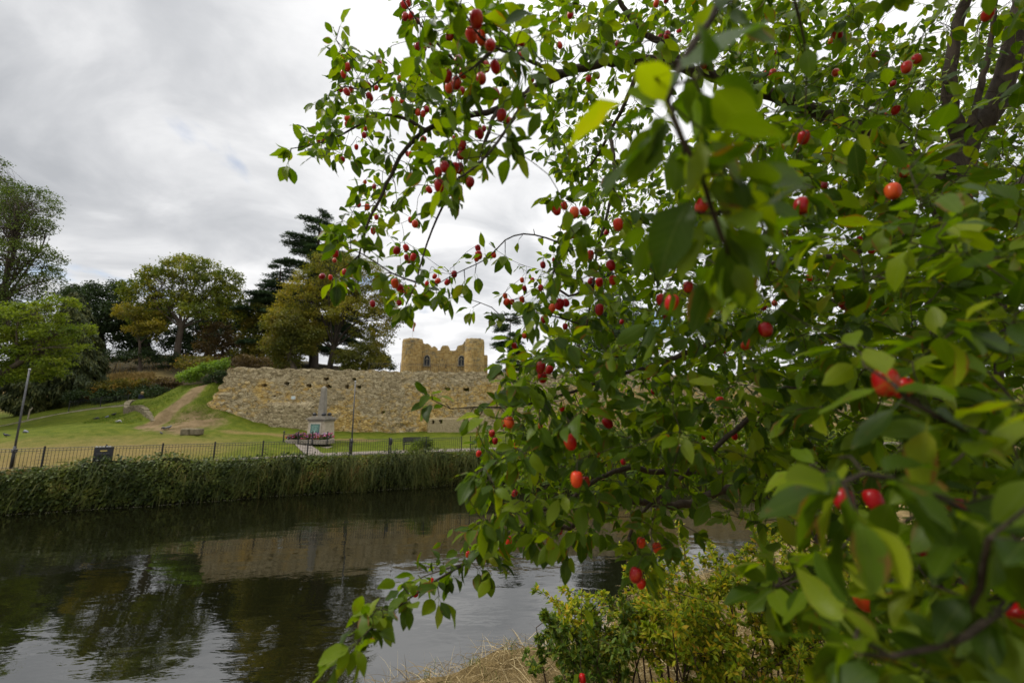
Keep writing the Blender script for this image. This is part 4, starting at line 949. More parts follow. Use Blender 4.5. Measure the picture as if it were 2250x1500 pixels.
# pine and cedar
cedar('cedar', 'tall dark layered cedar rising behind the golden maple', (688, 815, 703), 62, 462, 160, nb=62, seed=3)
cedar('cedar', 'shorter dark layered conifer left of the tall cedar', (600, 815, 618), 60, 575, 110, nb=48, seed=8)
broadleaf('pine', 'olive green pine clump between the oak and the golden maple', 'olive', (575, 812), 58, [(575, 690, 30, 30), (560, 735, 34, 34), (600, 770, 44, 34), (560, 785, 40, 24), (620, 700, 30, 36)], leaf=.30, trunk_r=.3, bark='bark_dark', cover=2.6, sub_s=.65)
broadleaf('maple', 'golden brown autumn maple standing behind the castle wall, trunk in view', 'gold', (722, 818), 44,
          [(742, 585, 60, 32), (690, 610, 46, 34), (800, 605, 52, 34), (660, 655, 42, 32), (730, 640, 60, 40), (815, 650, 56, 38), (850, 690, 36, 34), (640, 700, 44, 36), (700, 690, 50, 30), (780, 690, 54, 34), (845, 735, 34, 28), (872, 700, 20, 22), (640, 745, 44, 36), (685, 735, 40, 30), (800, 730, 36, 20)], leaf=.20, trunk_r=.36, fork=.36, lean=(735, 755), cover=1.7, sub_s=.46, bark='bark_dark')
broadleaf('maple', 'rounded olive golden tree to the left of the maple, low over the wall', 'olive', (658, 815), 43, [(640, 715, 46, 36), (615, 760, 36, 34), (655, 765, 44, 34), (685, 745, 30, 30), (620, 790, 36, 20)], leaf=.20, trunk_r=.34, fork=.4, cover=2.8, sub_s=.5)
broadleaf('holly_bush', 'dark green shrub spilling over the top of the castle wall beside the maple trunk', 'olive', (795, 820), 42.5, [(760, 790, 30, 24), (800, 780, 44, 30), (832, 800, 30, 18), (780, 808, 40, 14), (815, 765, 30, 18)], leaf=.18, trunk_r=.10, fork=.4, cover=3.0, sub_s=.4, cat='shrub')
broadleaf('holly_bush', 'bluish green rounded shrub near the left gatehouse tower', 'dark', (838, 818), 46, [(835, 795, 26, 20), (855, 806, 12, 12), (815, 805, 22, 12)], leaf=.2, trunk_r=.1, fork=.4, cover=3.0, sub_s=.4, cat='shrub')
# right of the gatehouse, seen through the crab apple
cedar('cedar', 'dark conifer close to the right gatehouse tower', (1118, 822, 1122), 66, 688, 70, nb=40, seed=21, low=.02)
cedar('cedar', 'tall dark conifer seen through gaps in the crab apple leaves', (1345, 822), 58, 590, 100, nb=46, seed=30, low=.02)
broadleaf('yew_tree', 'dark spreading tree behind the wall, seen through the crab apple', 'dark', (1330, 822), 50, [(1325, 760, 60, 46), (1380, 740, 60, 50), (1290, 740, 40, 50), (1360, 690, 60, 44)], leaf=.26, trunk_r=.4, bark='bark_dark', cover=1.6, sub_s=.6)
broadleaf('blue_green_tree', 'lacy tree with blue sky behind it at the right, behind the wall', 'ash', (1620, 830), 60, [(1610, 680, 70, 40), (1560, 720, 60, 40), (1680, 720, 70, 50), (1620, 770, 90, 40)], leaf=.22, trunk_r=.4, cover=1.0, sub_s=.5)
broadleaf('dark_tree', 'dark tree mass at the far right behind the crab apple', 'dark', (1960, 850), 52, [(1850, 760, 90, 60), (1960, 700, 100, 80), (2080, 760, 100, 70), (2200, 720, 100, 90)], leaf=.32, trunk_r=.5, bark='bark_dark', cover=2.2, sub_s=.8)

# shrubs on the slope
broadleaf('laurel_bush', 'bright fresh green laurel bush beside the left end of the castle wall', 'laurel', (455, 838), 36.6, [(420, 826, 20, 14), (440, 818, 22, 16), (465, 806, 22, 14), (482, 802, 16, 10), (405, 832, 12, 8), (497, 796, 8, 8)], leaf=.16, trunk_r=.06, fork=.3, cover=3.2, sub_s=.28, cat='shrub', limbs=True)
broadleaf('bramble', 'dark tangled undergrowth at the left end of the wall below the laurel', 'dark', (470, 845), 36, [(465, 832, 18, 12), (482, 822, 14, 10), (455, 842, 12, 7)], leaf=.16, trunk_r=.05, fork=.3, cover=2.2, sub_s=.3, cat='shrub')
for i, (x, y, rr, lab) in enumerate([(225, 852, 30, 'leftmost yellow and orange heath bush on the hillside'), (270, 846, 32, 'second heath bush from the left, orange topped'), (318, 848, 30, 'heath bush behind the stooping person, yellow green'), (362, 842, 28, 'rightmost low orange brown bush beside the grassy slope')]):
    broadleaf('heath_bush', lab, 'heath' if i < 3 else 'rust', (x, 875), 43.6, [(x-12, y+3, rr*.7, 13), (x+14, y-2, rr*.7, 13), (x, y+12, rr, 16)], leaf=.2, trunk_r=.06, fork=.4, cover=2.6, sub_s=.35, cat='shrub', group='heath bushes on the hillside')
for i, (x, y, w, lab) in enumerate([(215, 872, 40, 'dark bush under the heath, left of the person'), (275, 868, 36, 'dark low bush directly behind the person'), (340, 862, 30, 'dark low bush at the top of the grassy slope')]):
    broadleaf('dark_bush', lab, 'dark', (x, 892), 42.4, [(x, y, w, 17), (x+20, y+2, w*.6, 14)], leaf=.2, trunk_r=.06, cover=2.2, sub_s=.4, cat='shrub', group='dark bushes at the hill foot')
for i, (x, y, w, lab) in enumerate([(252, 786, 36, 'dark scrub under the round topped tree on the hill crest'), (312, 784, 38, 'dark scrub left of the pale oak trunk'), (365, 794, 24, 'small dark scrub touching the oak trunk')]):
    broadleaf('hill_scrub', lab, 'dark', (x, y+12), 54, [(x, y, w, 16), (x+18, y-5, w*.5, 13)], leaf=.24, trunk_r=.06, cover=1.9, sub_s=.45, cat='shrub', group='scrub on the hill')
for i, (x, y, w, lab) in enumerate([(430, 800, 32, 'brownish undergrowth right of the oak trunk above the laurel'), (520, 796, 44, 'brown thicket above the left end of the castle wall'), (580, 800, 40, 'dark brown thicket over the wall left of the maples')]):
    broadleaf('thicket', lab, 'rust' if i else 'heath', (x, y+16), 48, [(x, y, w, 15), (x-20, y+4, w*.6, 11), (x+22, y-6, w*.5, 11)], leaf=.22, trunk_r=.06, cover=2.0, sub_s=.45, cat='shrub', group='thickets behind the wall')
broadleaf('young_shrub', 'leafy shrub growing through the railing in front of the bench', 'lime', (928, 1000), 27.9, [(922, 982, 17, 15), (936, 974, 14, 12), (915, 990, 12, 9)], leaf=.11, trunk_r=.025, fork=.4, cover=2.4, sub_s=.2, cat='shrub')
# dry grass on the hill and rougher grass on the slope
def scatter(px0, px1, py0, py1, d0, d1, n):
    x = rng.uniform(px0, px1, n); d = rng.uniform(d0, d1, n); q = P(x, np.full(n, 850), d); q[:, 2] = hz(q[:, 0], q[:, 1]); return q
M['drygrass'] = leaf_mat('dry_hill_grass', [(.1, (.10, .07, .03)), (.5, (.20, .135, .055)), (.9, (.31, .22, .10))], .2, .8, .5, .1, .5)
p = np.concatenate([scatter(195, 335, 0, 0, 45.5, 51, 7000), scatter(200, 640, 0, 0, 52, 66, 1500)]); n = len(p); dd = rdir(n)*.5 + [0, 0, 1]
tag(blades('dry_grass', p, dd, rng.uniform(.35, .8, n), rng.uniform(.03, .07, n), M['drygrass'], .2), 'tall dry grass on the hillside', 'grass', kind='stuff')
q = np.stack([rng.uniform(-36, -23, 26000), rng.uniform(30.5, 39, 26000)], 1); k = (np.hypot((q[:, 0]+29.5)/6.0, (q[:, 1]-35)/4.2) < 1)
q = q[k]; q = q[(near_poly(q[:, 0], q[:, 1], trail, 1.3) + rng.uniform(0, .5, len(q))) < .5]; n = len(q)
p = np.stack([q[:, 0], q[:, 1], hz(q[:, 0], q[:, 1])], 1); dd = rdir(n)*.7 + [0, 0, 1]
M['slopegrass'] = leaf_mat('slope_grass', [(.05, (.05, .08, .012)), (.45, (.10, .145, .018)), (.75, (.16, .19, .03)), (.95, (.24, .20, .07))], .3, .8, .7, .1, .5)
tag(blades('slope_grass', p, dd, rng.uniform(.06, .17, n), rng.uniform(.02, .04, n), M['slopegrass'], .3), 'rough green grass on the slope beside the castle wall', 'grass', kind='stuff')
# ---------------------------------------------------------------- hedge plants on the near bank
def leaf_grid(name, pos, d, up, L, W, mat, parent, fold=.18, curl=.25, st=(0, .12, .3, .52, .74, .9, 1), prof=(.0, .52, .92, 1.0, .74, .36, .0), petiole=.18, wob=None):
    """leaves as folded, bowed blades with a short stalk; one island each"""
    n = len(pos); L = np.broadcast_to(L, (n,)); W = np.broadcast_to(W, (n,)); fold = np.broadcast_to(fold, (n,)); curl = np.broadcast_to(curl, (n,))
    x, y, z = frames(d, up); rows = []; uvs = []
    for pt in (-1, ) if petiole else ():
        c = pos; rows += [c - x*(L*.012)[:, None], c, c + x*(L*.012)[:, None]]; uvs += [(.48, 0), (.5, 0), (.52, 0)]
    b0 = pos + y*(L*petiole)[:, None] - z*(L*petiole*.1)[:, None]
    tw = rng.normal(0, .25, n)
    for s, w in zip(st, prof):
        c = b0 + y*(L*s)[:, None]*(1-.12*s*curl[:, None]*2) - z*(L*curl*s*s)[:, None]
        w_ = np.maximum(w*W*.5, L*.012); a = tw*s
        xx = x*np.cos(a)[:, None] + z*np.sin(a)[:, None]; z2 = z*np.cos(a)[:, None] - x*np.sin(a)[:, None]
        e = z2*(w_*fold*(1+.0))[:, None]; wv = (rng.normal(0, .07, n)*W*w)[:, None]*z2; wv2 = (rng.normal(0, .07, n)*W*w)[:, None]*z2
        rows += [c - xx*w_[:, None] + e + wv, c, c + xx*w_[:, None] + e + wv2]; uvs += [(0.5-.5*w, s), (.5, s), (.5+.5*w, s)]
    m = len(rows)//3; v = np.stack(rows, 1).reshape(-1, 3); uv = np.tile(np.array(uvs), (n, 1))
    q = np.arange(m-1)*3; fs = np.concatenate([np.stack([q, q+1, q+4, q+3], 1), np.stack([q+1, q+2, q+5, q+4], 1)])
    f = (np.arange(n)[:, None, None]*(3*m) + fs[None]).reshape(-1, 4)
    return mesh(name, v, f, mat, parent, True, uv)
def veined(name, stops, trans, rough, spec, tint=(1.3, 1.35, .5), under=(1.1, 1.08, 1.05), blotch=.12):
    t = NT(name); g = t.n('ShaderNodeNewGeometry'); uvn = t.n('ShaderNodeUVMap'); sp = t.n('ShaderNodeSeparateXYZ'); t.l(uvn.outputs[0], sp.inputs[0])
    c = t.ramp(t.math('ADD', t.math('MULTIPLY', g.outputs['Random Per Island'], .8), t.math('MULTIPLY', t.noise(9, 3), .2)), stops)
    au = t.math('ABSOLUTE', t.math('SUBTRACT', sp.outputs[0], .5))
    mid = t.rng(au, .012, .035, 1, 0)
    sv_ = t.math('SINE', t.math('MULTIPLY', t.math('SUBTRACT', sp.outputs[1], t.math('MULTIPLY', au, .55)), 55.0))
    ven = t.math('MAXIMUM', mid, t.math('MULTIPLY', t.rng(sv_, .80, 1.0), .45))
    c = t.mix(t.math('MULTIPLY', ven, .16), c, (.20, .24, .07))
    bl = t.rng(t.noise(70, 3, .6), .62, .72); bl2 = t.rng(t.noise(4, 2), .45, .6)
    c = t.mix(t.math('MULTIPLY', t.math('MULTIPLY', bl, bl2), blotch*4), c, (.12, .06, .02))
    hurt = t.math('MULTIPLY', t.rng(t.math('FRACT', t.math('MULTIPLY', g.outputs['Random Per Island'], 7.31)), .80, .92), t.rng(t.math('ADD', t.math('ADD', au, t.math('MULTIPLY', sp.outputs[1], .32)), t.math('MULTIPLY', t.noise(55, 3), .35)), .66, .74))
    c = t.mix(t.math('MULTIPLY', hurt, .85), c, (.17, .075, .02))
    cb = t.mix(g.outputs['Backfacing'], c, t.mix(1.0, c, under, 'MULTIPLY'))
    h = t.math('ADD', ven, t.math('MULTIPLY', t.noise(120, 2), .3))
    a = t.pbr(cb, rough, spec, t.bump(h, .25, .002))
    tr = t.n('ShaderNodeBsdfTranslucent'); t.put(tr.inputs[0], t.mix(1.0, c, tint, 'MULTIPLY'))
    m = t.n('ShaderNodeMixShader'); m.inputs[0].default_value = trans; t.l(a, m.inputs[1]); t.l(tr.outputs[0], m.inputs[2])
    return t.done(m.outputs[0])
M['hedgeleaf'] = veined('hedge_leaves', [(.05, (.07, .115, .010)), (.30, (.17, .25, .012)), (.55, (.30, .35, .018)), (.78, (.48, .43, .03)), (.89, (.54, .33, .035)), (.94, (.48, .17, .07)), (.98, (.48, .20, .16))], .45, .5, .15)
M['hedgegreen'] = veined('green_hedge_leaves', [(.05, (.035, .07, .007)), (.4, (.065, .115, .010)), (.75, (.12, .165, .014)), (.95, (.26, .22, .03))], .35, .5, .2)
M['twig'] = bark_mat('thin_stems', (.10, .065, .04), (.035, .022, .016), 20)
def near_shrub(px, d, h, w, nst, nleaf, mat, label, group='hedge plants on the near bank'):
    g = P(px, 1400, d); z, _, _ = near_ground(g[0], g[1]); g[2] = float(z)
    root = thing('hedge_plant', g, label, 'shrub', group); T = Tubes(); ends = []
    for k in range(nst):
        b = g + np.array([rng.uniform(-.3, .3)*w, rng.uniform(-.3, .3)*w, -.03]); t_ = b + np.array([rng.normal(0, .3)*w, rng.normal(0, .3)*w, h*rng.uniform(.75, 1.05)])
        m_ = b*.55+t_*.45 + rng.normal(size=3)*.05*h; s = catmull([b, m_, t_], .06); T.add(s, np.linspace(rng.uniform(.005, .010), .0022, len(s)), 5)
        ends.append((s, .55))
        for q in range(7):
            i0 = int(len(s)*rng.uniform(.35, .97)); a = s[i0]; L = rng.uniform(.10, .28)*h/.7
            e = a + unit(rng.normal(size=3)*np.array([1, 1, .5])+[0, 0, .75])*L; s2 = catmull([a, a*.5+e*.5+rng.normal(size=3)*.02, e], .04); T.add(s2, np.linspace(.0026, .001, len(s2)), 4); ends.append((s2, .1))
    T.build('stems', M['twig'], root)
    lp = []; ld = []; per = max(2, int(nleaf*3.8)//len(ends))
    for s, lo in ends:
        k = per; i0 = (len(s)-1)*(lo+(1-lo)*rng.beta(1.6, .9, k)); i0 = i0.astype(int); tn = unit(s[-1]-s[0])
        lp.append(s[i0]+rng.normal(size=(k, 3))*.006); ld.append(rdir(k)*.9 + tn*.5 + [0, 0, .15])
    lp = np.vstack(lp); ld = np.vstack(ld); n = len(lp)
    leaf_grid('foliage', lp, ld, rdir(n)*.6+[0, 0, 1], rng.uniform(.025, .048, n), rng.uniform(.013, .024, n), mat, root, .2, .15, (0, .3, .65, 1), (.0, .9, .8, .0), .12)
    return root
YL, GN = M['hedgeleaf'], M['hedgegreen']
for a in [(1270, 2.75, .62, .55, 9, 1100, GN, 'leftmost green hedge plant at the edge of the bank above the water'), (1330, 2.95, .66, .5, 8, 900, YL, 'thin stemmed hedge plant second from the left with dry grass below'),
          (1420, 3.1, .78, .6, 8, 1000, YL, 'sparse hedge plant below the hanging pair of red apples'), (1520, 2.9, .88, .6, 9, 1300, YL, 'yellow leaved hedge plant with a pink tinged top'), (1610, 2.75, .92, .62, 10, 1500, YL, 'tallest yellow green hedge plant in the middle of the row'),
          (1700, 2.9, .92, .6, 9, 1200, YL, 'orange tinted hedge plant right of the tallest one'), (1800, 2.9, .86, .6, 9, 1100, YL, 'hedge plant with pink and orange leaves behind dark apple leaves'), (1600, 2.1, .5, .5, 8, 800, GN, 'low green hedge plant at the bottom edge, nearest the camera'),
          (1400, 2.25, .34, .4, 7, 450, GN, 'small green hedge plant in front of bare stems near the bottom edge'), (1750, 2.3, .6, .5, 8, 900, YL, 'reddish yellow hedge plant low in front of the row'), (1900, 3.2, .9, .6, 9, 1000, YL, 'hedge plant at the right, glimpsed under the crab apple branches'), (2020, 3.4, .9, .7, 9, 900, YL, 'farthest right hedge plant, mostly hidden by dark leaves'), (1850, 4.2, 1.0, .8, 9, 900, YL, 'yellow hedge plant farther along the bank behind the crab apple')]:
    near_shrub(*a)

# ---------------------------------------------------------------- the crab apple tree
M['cableaf'] = veined('crab_apple_leaves', [(.03, (.018, .040, .002)), (.3, (.043, .082, .003)), (.55, (.077, .128, .004)), (.78, (.125, .18, .005)), (.90, (.18, .22, .007)), (.965, (.27, .22, .014)), (.995, (.42, .22, .02))], .48, .42, .17, (1.8, 1.85, .15))
M['cabbark'] = bark_mat('crab_apple_bark', (.068, .052, .036), (.020, .015, .011), 30)
t = NT('red_apple_skin'); oi = t.n('ShaderNodeObjectInfo'); geo = t.n('ShaderNodeNewGeometry'); rnd = t.math('FRACT', t.math('ADD', oi.outputs['Random'], geo.outputs['Random Per Island']))
base = t.ramp(rnd, [(0, (.19, .002, .004)), (.4, (.30, .003, .005)), (.75, (.42, .006, .005)), (.95, (.52, .05, .008))])
bl = t.rng(t.math('ADD', t.noise(28, 3), t.math('MULTIPLY', rnd, .12)), .55, .75)
apc = t.mix(t.math('MULTIPLY', bl, .35), base, (.50, .12, .02))
apc = t.mix(t.rng(t.noise(420, 2), .68, .75, 0, .35), apc, (.45, .25, .12))
M['apple'] = t.done(t.pbr(apc, .30, .22))
tr_ = []
def B(pts, r0, r1): tr_.append((pts, r0, r1))
B([(2130, 1880, 1.75), (2122, 1500, 1.75), (2100, 1100, 1.75), (2095, 800, 1.75), (2085, 600, 1.75), (2095, 430, 1.75), (2115, 320, 1.75)], .088, .062)
B([(2115, 320, 1.75), (2085, 215, 1.72), (2098, 90, 1.68), (2130, -20, 1.62), (2190, -160, 1.5)], .034, .018)
B([(2115, 320, 1.75), (2190, 220, 1.7), (2235, 60, 1.65), (2285, -150, 1.6)], .052, .03)
B([(2130, 280, 1.7), (2165, 150, 1.65), (2185, 20, 1.6), (2180, -90, 1.5)], .016, .008)
B([(2095, 500, 1.75), (2035, 390, 1.76), (1960, 320, 1.76), (1850, 270, 1.74), (1750, 228, 1.7), (1650, 192, 1.65), (1540, 160, 1.6), (1440, 134, 1.5), (1330, 138, 1.45), (1240, 163, 1.4), (1170, 195, 1.35), (1090, 240, 1.3), (1000, 262, 1.25), (930, 290, 1.2), (880, 345, 1.18), (840, 425, 1.15), (805, 500, 1.13), (788, 565, 1.1)], .048, .0025)
B([(935, 288, 1.2), (900, 265, 1.2), (850, 252, 1.19), (800, 268, 1.18), (750, 297, 1.17), (690, 318, 1.16), (640, 327, 1.15)], .007, .0014)
B([(1030, 250, 1.27), (960, 195, 1.22), (900, 152, 1.2), (850, 165, 1.2), (800, 150, 1.18), (765, 120, 1.16), (738, 88, 1.15)], .007, .0014)
B([(850, 165, 1.2), (800, 200, 1.18), (760, 190, 1.15), (700, 225, 1.13)], .004, .0014)
B([(1060, 250, 1.28), (1010, 150, 1.22), (945, 80, 1.16), (895, 15, 1.12), (870, -30, 1.1)], .008, .002)
B([(1170, 195, 1.35), (1125, 265, 1.1), (1080, 330, .92), (1020, 385, .82), (972, 405, .78)], .009, .002)
B([(1240, 163, 1.4), (1150, 130, 1.0), (1080, 100, .78), (1040, 60, .7), (1010, 10, .66)], .010, .002)
B([(1080, 110, .8), (1040, 150, .74), (1000, 175, .72)], .005, .0015)
B([(1090, 240, 1.3), (1058, 330, 1.2), (1000, 410, 1.15), (960, 480, 1.12), (930, 560, 1.1), (915, 620, 1.1), (893, 668, 1.08)], .008, .0016)
B([(915, 620, 1.1), (860, 600, 1.08), (800, 560, 1.06), (742, 535, 1.05)], .003, .0013)
B([(790, 560, 1.1), (770, 580, 1.08), (735, 600, 1.06)], .0025, .0012)
B([(1500, 150, 1.57), (1472, 105, 1.55), (1420, 75, 1.52), (1375, 30, 1.5), (1345, -30, 1.45)], .017, .009)
B([(1410, 134, 1.48), (1372, 230, 1.5), (1340, 290, 1.55), (1300, 360, 1.7), (1255, 390, 1.85)], .012, .003)
B([(1340, 290, 1.55), (1350, 380, 1.45), (1332, 480, 1.4), (1312, 550, 1.4), (1304, 620, 1.4), (1290, 710, 1.4), (1272, 762, 1.4)], .009, .003)
B([(1303, 625, 1.4), (1250, 650, 1.38), (1212, 610, 1.36), (1240, 548, 1.35), (1200, 523, 1.33), (1150, 514, 1.32), (1110, 528, 1.3), (1070, 568, 1.28), (1020, 592, 1.26), (960, 625, 1.24), (928, 650, 1.22)], .0055, .0012)
B([(1290, 715, 1.4), (1180, 688, 1.37), (1120, 705, 1.35), (1080, 675, 1.34), (1030, 657, 1.32), (975, 640, 1.3)], .0035, .001)
B([(2100, 1000, 1.75), (1950, 1010, 1.7), (1840, 1010, 1.62), (1750, 1045, 1.6), (1650, 1040, 1.6), (1540, 1040, 1.65), (1440, 1035, 1.6), (1380, 1028, 1.5), (1300, 1060, 1.4), (1230, 1112, 1.35), (1140, 1122, 1.3)], .032, .004)
B([(2105, 1250, 1.75), (1950, 1200, 1.72), (1800, 1150, 1.68), (1690, 1105, 1.65), (1600, 1075, 1.6), (1500, 1108, 1.55), (1400, 1100, 1.5), (1320, 1112, 1.45), (1250, 1158, 1.4), (1180, 1150, 1.38), (1100, 1178, 1.34), (1055, 1218, 1.3)], .038, .0045)
B([(1055, 1218, 1.3), (1000, 1250, 1.22), (940, 1287, 1.12), (885, 1325, 1.02), (822, 1372, .92), (778, 1420, .85)], .0042, .0012)
B([(2095, 800, 1.75), (1900, 800, 1.62), (1780, 830, 1.5), (1690, 882, 1.4), (1600, 960, 1.35), (1530, 1020, 1.3), (1450, 1090, 1.3), (1400, 1140, 1.25), (1380, 1200, 1.15), (1400, 1260, 1.0)], .022, .003)
B([(2085, 620, 1.75), (1950, 640, 1.72), (1850, 660, 1.7), (1750, 690, 1.65), (1650, 720, 1.6), (1550, 760, 1.5), (1440, 800, 1.42), (1340, 830, 1.36), (1260, 860, 1.3), (1190, 880, 1.26), (1120, 893, 1.2), (1040, 895, 1.16), (990, 898, 1.13), (950, 878, 1.1)], .03, .0012)
B([(2090, 500, 1.75), (1980, 520, 1.82), (1850, 560, 1.95), (1700, 580, 2.05), (1560, 600, 2.1), (1450, 560, 2.1), (1380, 480, 2.1)], .025, .005)
B([(2285, -150, 1.6), (2330, 200, 1.45), (2255, 380, 1.32), (2205, 445, 1.28), (2152, 520, 1.25), (2156, 590, 1.25), (2192, 645, 1.25), (2206, 725, 1.22), (2190, 860, 1.15)], .022, .010)
B([(2285, -150, 1.6), (2250, -300, 1.1), (2000, -350, .7), (1750, -180, .48), (1560, 40, .37), (1468, 225, .335), (1500, 310, .345), (1542, 390, .36), (1565, 470, .37), (1600, 560, .38)], .03, .0022)
B([(2206, 725, 1.22), (2330, 850, .8), (2240, 930, .5), (2120, 945, .42), (2000, 880, .41), (1960, 840, .43)], .012, .0022)
B([(2120, 1400, 1.75), (2330, 1380, 1.1), (2280, 1250, .62), (2130, 1130, .46), (1980, 1060, .40), (1900, 1040, .385), (1850, 1060, .38)], .016, .0022)
B([(2280, 1250, .62), (2200, 1340, .44), (2080, 1420, .38), (1960, 1440, .38), (1880, 1400, .42)], .007, .002)
B([(2080, 1420, .38), (2150, 1290, .36), (2170, 1180, .33)], .004, .002)
B([(1800, 1150, 1.68), (1790, 1220, 1.2), (1740, 1265, .85), (1700, 1290, .66)], .010, .0022)

NMAX = 160000; NP = np.zeros((NMAX, 3)); NR = np.zeros(NMAX); NM = np.zeros(NMAX, bool); nn_ = 0
TB = Tubes(); TT = Tubes()
LP = []; LD = []; LU = []; LS = []
def add_nodes(p, r, big=False):
    global nn_
    k = len(p); NP[nn_:nn_+k] = p; NR[nn_:nn_+k] = r; NM[nn_:nn_+k] = big; nn_ += k
def leaf(p, d, s, drop=.35):
    u = rng.normal(size=3)*.55 + np.array([0, 0, 1.0]); LP.append(p); LD.append(unit(d) + np.array([0, 0, -drop])); LU.append(u); LS.append(s)
def rosette(p, ax, s, k=None):
    k = k or rng.integers(4, 8); a0 = rng.uniform(0, 6.28); ax = unit(ax); q = unit(np.cross(ax, rng.normal(size=3))); w = np.cross(ax, q)
    for i in range(k):
        a = a0 + i*2.4; el_ = rng.uniform(.25, 1.15); d = ax*math.cos(el_*1.2) + (q*math.cos(a)+w*math.sin(a))*math.sin(el_*1.2)
        leaf(p + rng.normal(size=3)*.003, d, s*rng.uniform(.58, 1.1), rng.uniform(.2, 1.0))
polys = []
for pts, r0, r1 in tr_:
    pts = np.array(pts, float); p3 = np.array([P(x, y, d) for x, y, d in pts]); c = catmull(p3, .035)
    q = np.linspace(0, 1, len(c)); r = r0 + (r1-r0)*q**.75
    big = r0 > .012
    c = c + (rng.normal(size=c.shape)*np.minimum(r, .012)[:, None]*.22)
    TB.add(c, r, 12 if big else 7); add_nodes(c, r, False); polys.append((c, r))
SPU = []                                                     # leafy points on the traced branches
for c, r in polys:
    for i in range(2, len(c)):
        if r[i] < .0045 and rng.uniform() < .75:
            t_ = c[i]-c[i-1]; SPU.append((c[i], t_, r[i]))
for p, t_, r in SPU:
    side = unit(np.cross(t_, rng.normal(size=3))); ax = unit(t_)*.5 + side + np.array([0, 0, .25])
    L = rng.uniform(.012, .05); e = p + unit(ax)*L; TT.add(np.array([p, (p+e)/2, e]), np.array([.0016, .0014, .0012]), 4)
    rosette(e, ax, .058, rng.integers(2, 6))
for c, r in polys:
    if r[-1] < .004: rosette(c[-1], c[-1]-c[-3], .058, 5)

APP = [(903,35,17),(888,12,16),(897,7,14),(890,37,17),(917,47,16),(753,127,14),(764,148,17),(755,163,15),(833,140,15),(918,102,18),(932,107,15),(942,97,15),(988,80,22),(878,173,14),(750,197,12),(762,202,16),(772,197,12),(775,218,13),(810,187,11),(812,213,18),(827,193,11),(862,220,12),(883,222,13),(918,247,14),(930,250,14),(938,240,14),(1047,42,32),(1035,77,30),(1057,83,28),(1077,100,30),(1143,93,23),(1143,123,18),(982,167,26),(1003,183,26),(987,193,24),(1007,133,24),(1018,160,24),(1037,138,14),(1057,173,24),(1088,147,26),(1068,147,22),(1015,200,16),(1087,207,23),(1102,253,26),(1118,265,17),(763,260,13),(762,273,12),(712,305,13),(700,308,10),(788,280,10),(803,283,11),(800,297,13),(753,350,11),(783,323,10),(930,307,15),(902,340,14),(895,338,11),(1015,318,24),(1013,340,22),(1033,340,22),(977,367,24),(963,378,20),(1000,370,22),(1010,370,20),(965,408,24),(978,403,18),(1033,400,20),(943,417,15),(1053,293,20),(997,303,10),(1063,283,14),(802,400,9),(822,410,10),(842,427,13),(788,450,13),(807,455,13),(827,477,10),(902,483,12),(912,492,14),(1170,177,10),(1293,173,14),(1313,167,14),(1253,33,16),(1230,100,13),(1308,270,14),(1283,280,11),(1193,227,9),(1357,97,15),
 (767,506,12),(820,507,13),(737,557,17),(735,572,10),(757,597,11),(708,607,14),(726,609,10),(872,550,16),(892,544,13),(865,545,9),(908,565,15),(893,565,11),(897,573,10),(868,622,17),(879,633,16),(893,637,15),(877,665,13),(819,667,12),(938,623,11),(962,617,13),(955,607,11),(983,620,13),(998,602,13),(1050,545,13),(1052,560,15),(1085,560,11),(1048,567,12),
 (1223,462,20),(1240,452,17),(1262,467,22),(1285,465,22),(1358,493,22),(1297,560,18),(1342,583,20),(1347,615,18),(1317,620,16),(1298,618,14),(1333,510,11),(1193,582,13),(1217,571,9),(1147,615,10),(1170,615,10),(1188,632,13),(1152,633,11),(1110,650,12),(1113,663,13),(1125,663,13),(1147,658,12),(1213,677,17),(1230,668,20),(1243,665,16),(1195,702,13),(1242,717,13),(1317,680,20),(1188,807,20),(1207,812,18),(1192,828,19),(1152,737,12),(1130,760,14),
 (1119,927,22),(1109,929,14),(1081,952,13),(1088,968,11),(1052,996,13),(1131,1083,14),(1117,1187,14),(1253,970,26),(1267,1052,28),(1287,1057,20),(1335,928,22),(1235,897,12),(1296,969,14),(1311,996,14),(1369,1013,11),(1465,961,12),(1409,1191,20),(1444,1204,20),(1187,935,10),(1135,977,11),(1028,1217,11),(1231,1167,9),
 (1840,76,22),(1826,90,14),(1466,78,18),(1450,80,14),(1492,68,13),(1546,144,17),(1698,162,20),(1684,162,14),(1836,160,18),(1922,120,16),(1992,148,26),(2014,130,24),(2170,32,30),(1968,242,22),(1946,252,12),(1962,184,15),(1766,302,30),(1542,452,34),(1762,452,34),(1810,408,20),(1962,420,32),(1986,376,26),(1436,512,18),(1888,526,13),(1916,554,14),(1702,116,12),(1442,8,16),(1464,2,15),
 (1476,664,32),(1452,658,20),(1466,698,20),(1512,630,24),(1682,724,28),(1640,756,24),(1678,674,16),(1702,666,12),(1856,670,22),(1946,838,48),(1986,852,42),(1582,880,18),(1614,958,14),(1778,610,14),(1914,550,14),(1366,706,9),(1424,828,9),(1436,860,12),(1546,960,9),(1590,772,10),
 (1854,1096,42),(1920,1098,40),(1397,1262,26),(1409,1281,18),(1898,1316,36),(2030,1218,28),(2099,1108,36),(2104,1252,26),(2240,1350,48),(1280,1489,14),(913,1300,15),(948,1276,10)]
AR = .0122
apples = []
for x, y, dm in APP:
    d = AR*2*FPX/dm; wide = 1 + .55*abs(x-1125)/1125*.6
    apples.append((P(x, y, min(max(d*wide**.5, .42), 2.3)), dm))

